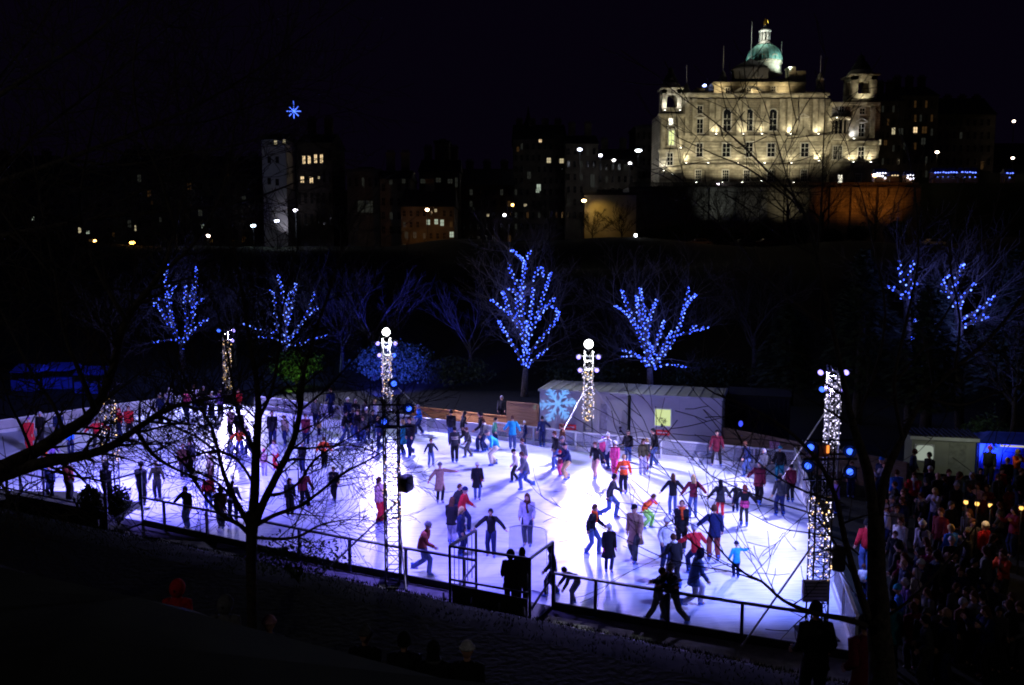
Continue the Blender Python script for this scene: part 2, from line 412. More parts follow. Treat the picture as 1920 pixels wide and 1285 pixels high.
# near-mast washes onto the near ice; the golden mast's is added, without lamps
for (pp, hh), pw in ((NM1, 1.0), (NM2, .9), (NM3, 2.2)):
    t = V((pp.x, pp.y, 0)) + NV*4.2 - NU*(3.2 if pp is NM2[0] else 0)
    light('near wash', 'SPOT', pp + NV*1.3 + V((0,0,hh+.1)), 2000*LP*pw, (.22,.27,1) if pp is NM2[0] else (.20,.16,1), t, .15, 98 if pp is NM2[0] else 124, .8)
light('near wash', 'SPOT', NM3[0] + NV*.75 - NU*.3 + V((0,0,NM3[1]+.1)), 3600*LP, (.34,.30,1), G(70, 862), .15, 96, .8)  # second added beam with no fitting, brightens the dim far-left ice
# loudspeakers on the near masts
def speaker(px, py, Y, w_, h_, d_, label, rz, side):
    c = A(px, py, Y); m = MB(); n = 10; ring = lambda y, s: [V((math.copysign(abs(math.cos(2*PI*k/16))**.45, math.cos(2*PI*k/16))*w_/2*s, y, math.copysign(abs(math.sin(2*PI*k/16))**.45, math.sin(2*PI*k/16))*h_/2*s)) for k in range(16)]
    m.loft([ring(-d_/2, .92), ring(-d_/2+.03, 1), ring(d_/2-.1, 1), ring(d_/2, .75)])
    o = m.build('loudspeaker', M['black'], None, True); o.location = c; o.rotation_euler = (R(-6), 0, rz); tag(o, label, 'loudspeaker')
    g = MB(); g.loft([ring(-d_/2-.012, .86), ring(-d_/2-.002, .86)]); g.build('grille', mat('speaker grille', (.02,.02,.025), .4, .4, 60), o)
    b = MB(); b.bar((side*w_*.4,0,h_*.3), (side*(w_*.5+.28),0,h_*.3), .05); b.build('bracket', M['steel'], o)
speaker(760, 907, NM1[0].y, .36, .52, .4, 'dark rounded loudspeaker on the lit mast left of the gate', R(150), 1)
speaker(1572, 1046, NM2[0].y, .36, .68, .38, 'black boxy loudspeaker on the mast beside the crowd', R(-20), -1)
# control box with slatted face at the foot of the right near mast
c = A(1528, 1108, NM2[0].y-.35); m = MB(); m.box((0,0,0), (.64,.12,.56)); o = m.build('notice_board', mat('grey mesh board', (.4,.35,.42), .6, .15, 8)); o.location = c
tag(o, 'grey board strapped to the near mast above the standing figure', 'board'); m = MB()
for k in range(6): m.box((0,-.07,-.22+k*.09), (.58,.02,.012))
m.build('slat', M['steel'], o)
c = A(1538, 822, NM2[0].y); m = MB(); m.box((0,0,0),(.5,.3,.3)); o = m.build('control_box', mat('pinkish box',(.6,.3,.35),.5)); o.location = c - V((.05,0,.3)); tag(o, 'pinkish control box at the top of the near mast by the crowd', 'control box')
m = MB(); m.box((.2,-.16,.05),(.06,.02,.2)); m.build('indicator', emis('orange indicator', (1,.3,.05), 1.4), o)
# ------------------------------------------------------------------ rink boards
acr = nt('scuffed acrylic'); mA, N_, L_, b_ = acr
b_.inputs['Base Color'].default_value = (.75,.78,.9,1); b_.inputs['Roughness'].default_value = .35; b_.inputs['Alpha'].default_value = .22
acr2 = nt('clear acrylic'); mA2, _, _, b2_ = acr2
b2_.inputs['Base Color'].default_value = (.8,.82,.95,1); b2_.inputs['Roughness'].default_value = .2; b2_.inputs['Alpha'].default_value = .10
M['railp'] = mat('blue black rail paint', (.03,.03,.06), .4, .2, 8)
M['kick'] = mat('dark kickboard', (.03,.03,.035), .7, .3, 4)
def dist_pts(poly, step):
    out = []
    for a, b in zip(poly, poly[1:]):
        n = max(1, round((b-a).length/step)); out += [a.lerp(b, i/n) for i in range(n)]
    return out + [poly[-1]]
def barrier(poly, label, posts, hgt=1.05, kick=.22, mrail=None, mkick=None, mpost=None, mpan=None, two=True, pw=.08):
    o0 = poly[0]; th = empty('rink_barrier', o0, label, 'rink barrier', 'boards round the ice'); q = [p-o0 for p in poly]
    r = MB(); k = MB(); pn = MB()
    for a, b in zip(q, q[1:]):
        U = V((0,0,1)); r.bar(a+U*hgt, b+U*hgt, .09, .06)
        k.bar(a+U*(kick/2), b+U*(kick/2), .06, kick)
        pn.bar(a+U*((kick+hgt)/2), b+U*((kick+hgt)/2), .012, hgt-kick-.06)
    r.build('top_rail', mrail or M['railp'], th); k.build('kickboard', mkick or M['kick'], th); pn.build('panel', mpan or mA2, th)
    for p in posts:
        m = MB(); m.box((0,0,hgt/2), (pw,pw,hgt), 0, -.46); m.box((0,0,.02),(pw*2,pw*2,.03),0,-.46); o = m.build('post', mpost or mrail or M['railp'], th); o.location = p - o0 - NV*.07
def on_near(px):
    best = None
    for a, b in zip(near, near[1:]):
        ax, bx = pj(a)[0], pj(b)[0]
        if ax <= px <= bx:
            lo, hi = 0.0, 1.0
            for _ in range(40):
                mid = (lo+hi)/2
                if pj(a.lerp(b, mid))[0] < px: lo = mid
                else: hi = mid
            return a.lerp(b, lo)
    return near[-1]
def near_seg(x0, x1):
    return [on_near(x0)] + [p for p in near if x0 < pj(p)[0] < x1] + [on_near(x1)]
barrier(near_seg(-245, 84), 'near boards running out of view left of the plants', [on_near(x) for x in (-150,-40,43)])
barrier(near_seg(268, 893), 'near boards with dark posts between the plants and the gate', [on_near(x) for x in (312,392,476,565,659,764,873)])
barrier(near_seg(1036, 1604), 'near boards with dark posts to the right of the gate', [on_near(x) for x in (1040,1118,1254,1391,1545)])
fb = far; M['boardw'] = mat('scuffed white board', (.5,.48,.5), .5, .15, 1.5)
def seg(poly, a, b): return [G(*a)] + [p for p in poly if min(a[0],b[0]) < pj(p)[0] < max(a[0],b[0])][::-1] + [G(*b)]
for a, b, lab, mp_, st in (((480,764),(925,824),'far white boards in front of the pine fence',M['boardw'],2.4),((927,824),(1490,884),'far clear boards with pale rail before the cabins',mA,2.2)):
    pl = seg(far, a, b); barrier(pl, lab, dist_pts(pl, st), .70 if st > 2.3 else .92, .2, M['white'], M['white'], M['white'], mp_, pw=.07)
pl = [rightfar, near[-1]]; barrier(pl, 'end boards between the ice and the crowd', dist_pts(pl, 2.4), 1.1, .24, M['white'], M['white'], M['white'], mA, pw=.07)
pl = left; barrier(pl, 'back boards beyond the branches at the end of the ice', dist_pts(pl, 2.4), .72, .2, M['white'], M['white'], M['white'], M['boardw'], pw=.07)
# ------------------------------------------------------------------ people
PAL = dict(bk=(.014,.013,.016), dg=(.035,.035,.04), nv=(.012,.018,.07), gy=(.13,.13,.14), br=(.09,.035,.02), tn=(.36,.21,.14), rd=(.55,.02,.03),
  og=(.85,.10,.02), pk=(.72,.08,.22), wh=(.72,.72,.74), bl=(.03,.17,.72), cy=(.03,.38,.66), gn=(.05,.22,.13), je=(.07,.11,.27), mr=(.16,.018,.035),
  bg=(.42,.31,.2), ol=(.06,.055,.025), pu=(.2,.1,.36), tl=(.02,.2,.25), lv=(.42,.40,.52), pp=(.62,.33,.33), bd=(.5,.33,.13), gn2=(.3,.7,.12), gd=(.55,.4,.1), sk=(.55,.31,.22),
  ch=(.06,.06,.065), rs=(.25,.05,.04), cr=(.6,.52,.4), mg=(.45,.03,.2))
_cm = {}
def cloth(c):
    if c not in _cm: _cm[c] = mat('cloth ' + c, PAL[c], .85, .22, 14, .25, 0, .15)
    return _cm[c]
SKIN = mat('skin', (.55,.30,.21), .55, .08, 6, 0, 0, .3); EYE = mat('eye', (.02,.015,.012), .3, 0); LIP = mat('lips', (.42,.12,.1), .5, 0)
BOOT = mat('blue skate boot', (.05,.14,.55), .4, .2, 6); BLADE = mat('skate blade', (.6,.6,.62), .25, 0, 1, 0, 1); SHOE = mat('dark shoe', (.02,.018,.016), .6)
POSE = {  # lean, left foot (fwd, out, lift), right foot, left arm (abduct, fwd, bend), right arm
 'stand':(3,(.02,.05,0),(-.02,.05,0),(4,6,22),(4,2,16)),
 'glide':(11,(.12,.05,0),(-.11,.06,.0),(13,16,34),(11,-14,26)),
 'stride':(15,(.10,.03,0),(-.26,.07,.06),(15,26,38),(16,-30,24)),
 'lunge':(17,(-.24,.06,.05),(.11,.04,0),(14,-28,24),(12,28,44)),
 'wide':(8,(.02,.12,0),(-.02,.12,0),(20,10,30),(20,10,30)),
 'bend':(54,(.06,.06,0),(-.03,.06,0),(8,14,16),(8,24,10)),
 'crouch':(38,(.08,.08,0),(-.06,.08,0),(50,30,12),(50,-20,10)),
 'out':(7,(.04,.07,0),(-.04,.07,0),(52,4,14),(52,4,14)),
 'hold':(4,(.03,.06,0),(-.03,.06,0),(40,0,8),(40,0,8)),
 'railL':(6,(.02,.05,0),(-.02,.05,0),(58,15,10),(14,4,18)),
 'railR':(6,(.02,.05,0),(-.02,.05,0),(14,4,18),(58,15,10)),
 'raiseL':(5,(.03,.05,0),(-.04,.05,0),(72,30,60),(40,-5,8)),
 'raiseR':(5,(.03,.05,0),(-.04,.05,0),(20,5,20),(75,25,75)),
 'phone':(3,(.01,.05,0),(-.01,.05,0),(12,40,95),(12,40,95)),
 'pocket':(4,(.02,.05,0),(-.03,.05,0),(10,-8,62),(10,-8,62)),
 'sit':(8,(.30,.06,0),(.30,.06,0),(12,25,70),(12,25,70)),
}
PENDING = []
def person(P, face, pose, H, jk, tr, head, label, group, coat=0.0, ov=None, skates=True, glove=None, bag=None, legs='trousers', seat=None, yaw=0, scarf=None, child=False, seed=0):
    """continuous skinned body; clothing, hair and boots are its children"""
    rnd = random.Random(hash((round(P[0],2), round(P[1],2))) & 0xffff)
    lean, Lf, Rf, La, Ra = POSE[pose]
    if ov:
        La = ov.get('L', La); Ra = ov.get('R', Ra); lean = ov.get('lean', lean); Lf = ov.get('l', Lf); Rf = ov.get('r', Rf)
    q_ = lambda t: tuple(v + rnd.uniform(-5,5) for v in t)
    if not ov: La, Ra = q_(La), q_(Ra); lean += rnd.uniform(-2,4)
    FW = V((0,-1,0)); UP = V((0,0,1)); LX = V((1,0,0))
    hk = 1.16 if child else 1.0
    sb = .045 if skates else .02
    drop = .0
    spread = max(abs(Lf[1]+Rf[1]), 0) ; st = abs(Lf[0]-Rf[0])
    hipz = .525 + sb*.8 - .10*max(0, st-.12)*2 - max(0, Lf[1]-.08)*.4 - (.02 if lean > 20 else 0)
    if pose == 'sit': hipz = .27
    if pose == 'crouch': hipz -= .06
    hip = V((0, 0, hipz)) + FW*(-.10*math.sin(R(lean)))
    ln = R(lean); sp = (UP*math.cos(ln) + FW*math.sin(ln)); bk_ = (FW*math.cos(ln) - UP*math.sin(ln))
    waist = hip + UP*.06 + sp*.04; chest = hip + sp*.21; neck = hip + sp*.30; 
    hl = ln*.55; hs = (UP*math.cos(hl) + FW*math.sin(hl)); hf = (FW*math.cos(hl) - UP*math.sin(hl))
    hd = neck + hs*.105*hk + hf*.012
    J = {}
    def leg(sx, f):
        h = hip + LX*sx*.048 - UP*.015; a = V((sx*f[1], 0, sb + f[2])) + FW*f[0]
        d = a - h; l = .262; dl = min(d.length, 2*l*.995)
        kd = (FW + LX*sx*.15); kd = kd - d.normalized()*kd.dot(d.normalized()); kd.normalize()
        k = h + d*.5 + kd*math.sqrt(max(l*l - (dl/2)**2, 0))
        return h, k, a
    def arm(sx, ag):
        s_ = chest + sp*.062 + LX*sx*.098
        ab, fwd, bend = R(ag[0]), R(ag[1]), R(ag[2])
        dn = (-sp*.55 - UP*.45).normalized()
        if lean > 40: dn = -UP
        d = (dn*math.cos(fwd) + (FW)*math.sin(fwd)); d = (d*math.cos(ab) + LX*sx*math.sin(ab)).normalized()
        e = s_ + d*.165
        ax = LX if ag[1] >= -60 else LX
        q = (dn*math.cos(fwd+bend) + FW*math.sin(fwd+bend)); d2 = (q*math.cos(ab*.85) + LX*sx*math.sin(ab*.85) - LX*sx*.12*math.sin(bend)).normalized()
        wv = e + d2*.14
        return s_, e, wv, d2
    legs_ = {sx: leg(sx, f) for sx, f in ((1, Lf), (-1, Rf))}
    arms_ = {sx: arm(sx, a) for sx, a in ((1, La), (-1, Ra))}
    top = (hd + hs*.072*hk).z
    s = H/top
    # ---- the body: skin modifier over a joint skeleton
    vs = [hip, waist, chest, neck, hd - hs*.02]; rad = [.062,.056,.066,.027,.034]; es = [(0,1),(1,2),(2,3),(3,4)]
    for sx in (1,-1):
        h, k, a = legs_[sx]; b = len(vs)
        vs += [h, k, a, a + FW*.085 - UP*(.02 if not skates else .012)]; rad += [.05,.036,.026,.022]; es += [(0,b),(b,b+1),(b+1,b+2),(b+2,b+3)]
        s_, e, wv, d2 = arms_[sx]; b = len(vs)
        vs += [s_, e, wv]; rad += [.034,.026,.019]; es += [(2,b),(b,b+1),(b+1,b+2)]
    me = bpy.data.meshes.new('person'); me.from_pydata([tuple(v*s) for v in vs], es, []); o = link('person', me)
    md = o.modifiers.new('skin','SKIN'); md.use_smooth_shade = True
    for i, sv in enumerate(me.skin_vertices[0].data): sv.radius = (rad[i]*s, rad[i]*s); sv.use_root = (i == 0)
    o.modifiers.new('sub','SUBSURF').levels = 1
    o.location = P; o.rotation_euler = (0,0,R(face)); tag(o, label, 'person', group)
    # ---- head with a face, hands with fingers: joined into the body mesh afterwards
    ex = MB(); hr = .062*hk
    hM = Matrix((LX, -hf, hs)).transposed()
    if yaw: hM = Matrix.Rotation(R(yaw), 3, hs) @ hM
    def head_fn(q):
        x, y, z = q
        if z < 0: x *= 1 + .22*z; y = y*(1+.10*z)
        if y < -.6 and abs(x) < .28 and -.35 < z < .15: y *= 1.16
        if y < -.5 and .05 < z < .35 and .18 < abs(x) < .6: y *= .93
        return V((x, y, z))
    i0 = len(ex.v); ex.ball((0,0,0), (hr*.80, hr*.97, hr*1.18), 12, 9, 0, head_fn)
    ex.loft([[V((dx, dy, dz))*hr for dx, dy, dz in rr] for rr in (((-.08,-.93,.12),(.08,-.93,.12),(.08,-.93,.05),(-.08,-.93,.05)),((-.16,-1.2,-.2),(.16,-1.2,-.2),(.13,-.95,-.28),(-.13,-.95,-.28)))], 0)
    for sx in (1,-1):
        ex.ball((sx*.31*hr, -.87*hr, .10*hr), (.12*hr,.07*hr,.07*hr), 6, 4, 2)
        ex.ball((sx*.80*hr, .03*hr, -.02*hr), (.08*hr,.17*hr,.26*hr), 6, 4, 0)
    ex.ball((0, -.84*hr, -.52*hr), (.26*hr,.09*hr,.06*hr), 6, 4, 3)
    T = Matrix.Translation(hd) @ hM.to_4x4(); ex.xf(T, i0)
    for sx in (1,-1):
        s_, e, wv, d2 = arms_[sx]; i0 = len(ex.v)
        ex.loft([[V((x*w_, y*.010, z)) for x, y in ((-1,-1),(1,-1),(1,1),(-1,1))] for w_, z in ((.015,0),(.023,.02),(.024,.05))], 1)
        for j, (fx, fl) in enumerate(((-.019,.036),(-.0065,.042),(.0065,.040),(.019,.031))):
            ex.tube([V((fx,0,.046)), V((fx*1.1,-.006,.046+fl*.5)), V((fx*1.1,-.022,.046+fl))], [.0062,.0056,.0042], 5, 1)
        ex.tube([V((-.020,-.002,.016)), V((-.033,-.010,.034)), V((-.034,-.016,.054))], [.0075,.0065,.0048], 5, 1)
        zx = d2; xx = FW - zx*FW.dot(zx)
        if xx.length < .1: xx = UP - zx*UP.dot(zx)
        xx.normalize(); yx = zx.cross(xx)
        if sx < 0: pass
        ex.xf(Matrix.Translation(wv) @ Matrix((-xx*sx, yx, zx)).transposed().to_4x4(), i0)
    ex.v = [tuple(V(q)*s) for q in ex.v]
    PENDING.append((o, ex, glove))
    # ---- jacket or coat
    jm = cloth(jk); j = MB()
    def ring(c, ax, rx, ry, n=14):
        f = FW - ax*FW.dot(ax)
        if f.length < .2: f = -UP - ax*(-UP).dot(ax)
        f.normalize(); x = f.cross(ax)
        if x.dot(LX) < 0: x = -x
        return [c + x*(rx*math.cos(2*PI*k/n)) + f*(ry*math.sin(2*PI*k/n)) + UP*rnd.uniform(-.003,.003) + x*rnd.uniform(-.006,.006) for k in range(n)]
    rings = []
    bulk = 1.08 + (.1 if coat > .05 else 0) + rnd.uniform(-.03,.06)
    if coat > .02:
        n = max(2, int(coat/.09)+1); ft = (legs_[1][2]+legs_[-1][2])/2; kd = ((ft-hip)*.35); kd.z = 0
        for i in range(n, 0, -1):
            t = i/n*coat; fl = 1+.55*t/.3
            rings.append(ring(hip - UP*t + kd*(t/.5), UP, .088*fl*bulk, .07*fl*bulk))
    rings += [ring(hip - UP*.045 if coat <= .02 else hip, (UP+sp).normalized(), .092*bulk, .073*bulk), ring(waist + sp*.02, sp, .083*bulk, .066*bulk),
              ring(chest - sp*.02, sp, .098*bulk, .072*bulk), ring(chest + sp*.05, sp, .103*bulk, .066*bulk), ring(chest + sp*.088, sp, .066, .05), ring(neck + sp*.022, sp, .04, .04)]
    j.loft(rings)
    for sx in (1,-1):
        s_, e, wv, d2 = arms_[sx]
        j.tube([s_ - LX*sx*.03, s_, (s_+e)/2, e, (e+wv)/2, wv + d2*.004], [.048,.052,.046,.043,.038,.034], 8, 0, True, .05)
    j.v = [tuple(V(q)*s) for q in j.v]
    j.build('coat' if coat > .12 else 'jacket', jm, o, True)
    # ---- trousers or tights
    t = MB(); tm = cloth(tr)
    slim = .8 if legs in ('tights','bare') else 1.0
    if legs == 'shorts':
        t.loft([ring(hip + UP*.03, UP, .082, .066), ring(hip - UP*.03, UP, .090, .072), ring(hip - UP*.07, UP, .07, .06)])
        for sx in (1,-1):
            h, k, a = legs_[sx]; t.tube([h, h.lerp(k,.4), h.lerp(k,.7)], [.058,.055,.056], 9)
    else:
        t.loft([ring(hip + UP*.03, UP, .080*slim, .064*slim), ring(hip - UP*.03, UP, .088*slim, .07*slim), ring(hip - UP*.07, UP, .066, .055)])
        for sx in (1,-1):
            h, k, a = legs_[sx]; an = a + (k-a).normalized()*.012
            t.tube([h, h.lerp(k,.5), k, k.lerp(an,.45), an], [.066*slim,.060*slim,.052*slim,.049*slim,.044*slim], 9, 0, True, .05)
    t.v = [tuple(V(q)*s) for q in t.v]; t.build('trousers' if legs != 'tights' else 'tights', tm, o, True)
    # ---- boots
    for sx in (1,-1):
        h, k, a = legs_[sx]; b = MB(); d = (FW + LX*sx*.18).normalized(); x = d.cross(UP)
        def rr(c, rx, ry): return [c + x*(rx*math.cos(2*PI*q/8)) + d*(ry*math.sin(2*PI*q/8)) for q in range(8)]
        if skates:
            b.loft([rr(a + d*.03 - UP*.030, .024, .066), rr(a + d*.03 - UP*.012, .027, .068), rr(a + d*.012 + UP*.012, .027, .045), rr(a + UP*.045, .028, .034), rr(a - d*.004 + UP*.075, .032, .034)], 0)
            b.bar(a + d*-.045 - UP*.036, a + d*.10 - UP*.036, .004, .018, 1)
        else:
            b.loft([rr(a + d*.03 - UP*.020, .024, .066), rr(a + d*.03 - UP*.004, .026, .066), rr(a + d*.008 + UP*.014, .026, .04), rr(a + UP*.04, .026, .03)], 0)
        b.v = [tuple(V(q)*s) for q in b.v]
        b.build('skate' if skates else 'shoe', [BOOT, BLADE] if skates else [SHOE], o, True)
    # ---- hair or headgear
    hc, _, hcol = head.partition(':'); hm = cloth(hcol or 'bk'); b = MB()
    def cap_(z0, k, n=10, back=0):
        def fn(q): return V((q.x, q.y + (.06 if back else 0), q.z))
        b.ball((0,.06*hr,.10*hr), (hr*.90*k, hr*1.04*k, hr*1.20*k), n, 6, 0, fn, z0, 1.0)
    nm = 'hair'
    if hc in ('short','long','bob'):
        # cap of hair, lower at the back than over the forehead
        rings_ = []
        for i in range(7):
            u = i/6; ring_ = []
            for q in range(12):
                an = 2*PI*q/12; fr = max(0, -math.sin(an)); z0 = -.35 + .85*fr if hc == 'short' else -.7 + 1.2*fr
                tt = math.asin(max(-.95, min(.95, z0))); te = tt + (PI/2-tt)*u; c = max(math.cos(te), .03)
                k = 1.10 + rnd.uniform(-.03,.05)
                ring_.append(V((hr*.84*k*c*math.cos(an), hr*1.0*k*c*math.sin(an) + .05*hr, hr*1.2*k*math.sin(te))))
            rings_.append(ring_)
        b.loft(rings_)
        if hc in ('long','bob'):
            L_ = 2.9 if hc == 'long' else 1.25
            b.loft([[V((hr*x*(w_ + rnd.uniform(-.04,.04)), hr*(y*dd + oy), -hr*z)) for x, y in ((-1,.15),(-.95,.7),(-.4,1),(.4,1),(.95,.7),(1,.15),(.6,-.1),(-.6,-.1))] for z, w_, dd, oy in ((-.5,.72,.85,.15),(.3,.84,.85,.25),(1.2,.92,.6,.55),(L_*.8,.9,.45,.75),(L_,.5,.3,.75))])
    elif hc in ('beanie','bobble','hat'):
        nm = 'hat'; cap_(.18, 1.12)
        b.lathe((0,.06*hr,0), [(hr*.98, .30*hr), (hr*1.10, .24*hr), (hr*1.10, .50*hr), (hr*1.02, .56*hr)], 12)
        if hc == 'bobble': b.ball((0,.06*hr,1.55*hr), .30*hr, 8, 6)
        if hc == 'hat': b.loft([[V((hr*.8*x, hr*(.55*y+.4), -hr*z)) for x, y in ((-1,.2),(-.9,.8),(0,1),(.9,.8),(1,.2),(0,.0))] for z in (-.2,.5,1.3)])
    elif hc == 'cap':
        nm = 'cap'; cap_(.22, 1.08); b.box((0,-1.15*hr,.42*hr), (1.1*hr,.75*hr,.08*hr))
    elif hc == 'hood':
        nm = 'hood'
        rings_ = []
        for y, k, z in ((-.75,.92,.05),(-.55,1.16,.05),(0,1.28,.05),(.6,1.18,0),(1.0,.8,-.05),(1.2,.2,-.1)):
            rings_.append([V((hr*.95*k*math.cos(2*PI*q/12), hr*y, hr*(z + 1.22*k*math.sin(2*PI*q/12)))) for q in range(12)])
        b.loft(rings_, 0, False)
    elif hc == 'fur':
        nm = 'hood'; b.loft([[V((hr*1.25*k*math.cos(2*PI*q/14)*(1+rnd.uniform(-.08,.08)), hr*(y + .35*math.sin(2*PI*q/14)), hr*(z))) for q in range(14)] for k, y, z in ((.9,.3,-1.35),(1.35,.35,-1.3),(1.5,.4,-1.0),(1.2,.45,-.75),(.85,.3,-.8))])
        for q in range(1): pass
    if hc == 'helmet':
        nm = 'helmet'; cap_(.05, 1.16)
    if b.f:
        b.xf(T); b.v = [tuple(V(q)*s) for q in b.v]; b.build(nm, hm, o, True)
    if hc == 'fur':
        b = MB(); b.ball((0,.08*hr,.12*hr), (hr*.92, hr*1.08, hr*1.24), 10, 6, 0, None, -.3, 1); b.v = [(x, y if y > -.5*hr else y*.8, z) for x, y, z in b.v]; b.xf(T); b.v = [tuple(V(q)*s) for q in b.v]; b.build('hair', cloth('br'), o, True)
    if scarf:
        b = MB(); b.loft([ring(neck + sp*(-.005), sp, .058, .055), ring(neck + sp*.015, sp, .068, .064), ring(neck + sp*.04, sp, .06, .058), ring(neck+sp*.045, sp, .03,.03)])
        b.tube([neck + FW*.06, chest + FW*.085, waist + FW*.085 + LX*.02], [(.022,.01)]*3, 6); b.v = [tuple(V(q)*s) for q in b.v]; b.build('scarf', cloth(scarf), o, True)
    if bag:
        b = MB(); kind, bc = bag.split(':')
        if kind == 'pack':
            c = chest - sp*.03 - bk_*.115
            b.loft([[c + LX*x*.072*k + sp*zz + bk_*(-y*.05*k) for x, y in ((-1,-1),(1,-1),(1,.6),(.6,1),(-.6,1),(-1,.6))] for k, zz in ((.75,-.12),(1,-.10),(1,.06),(.7,.11))])
            for sx in (1,-1): b.tube([chest + sp*.075 - bk_*.06 + LX*sx*.05, chest + sp*.09 + LX*sx*.055, chest + bk_*.075 + LX*sx*.055, waist + bk_*.03 + LX*sx*.085], .011, 4)
            nm = 'backpack'
        elif kind == 'vis':   # reflective bands round a steward's jacket
            for c, rx, ry in ((waist + sp*.03, .094*bulk, .077*bulk), (chest - sp*.03, .104*bulk, .078*bulk)):
                b.loft([ring(c - sp*.012, sp, rx, ry), ring(c + sp*.012, sp, rx, ry)], 0, False)
            nm = 'reflective_band'
        else:
            c = hip + LX*.12 + FW*.02; b.loft([[c + LX*x*.03*k + FW*y*.06*k + UP*z for x, y in ((-1,-1),(1,-1),(1,1),(-1,1))] for k, z in ((.8,-.06),(1,-.05),(1,.03),(.8,.05))])
            b.tube([c + UP*.04, chest + FW*.08, chest + sp*.085 - LX*.05, chest - bk_*.08, c + UP*.04], .007, 4); nm = 'bag'
        b.v = [tuple(V(q)*s) for q in b.v]; b.build(nm, cloth(bc), o, False)
    return o
def finish_people():
    dg = bpy.context.evaluated_depsgraph_get(); dg.update(); gloves = {}
    for o, ex, glove in PENDING:
        me = bpy.data.meshes.new_from_object(o.evaluated_get(dg)); b = MB()
        b.v = [tuple(v.co) for v in me.vertices]; b.f = [tuple(p.vertices) for p in me.polygons]; b.m = [0]*len(b.f)
        b.add(ex.v, ex.f, 0); b.m[-len(ex.m):] = ex.m
        gm = cloth(glove) if glove else SKIN
        new = b.mesh('person', [SKIN, gm, EYE, LIP], True); o.modifiers.clear(); old = o.data; o.data = new; bpy.data.meshes.remove(old); bpy.data.meshes.remove(me)
GRP = 'skaters on the ice'
def sk(x, yf, yt, face, pose, jk, tr, head, label, z=0.014, group=GRP, **kw):
    p = G(x, yf, z); zt = A(x, yt, p.y).z - z
    person(p, face, pose, max(.75, zt), jk, tr, head, label, group, **kw)
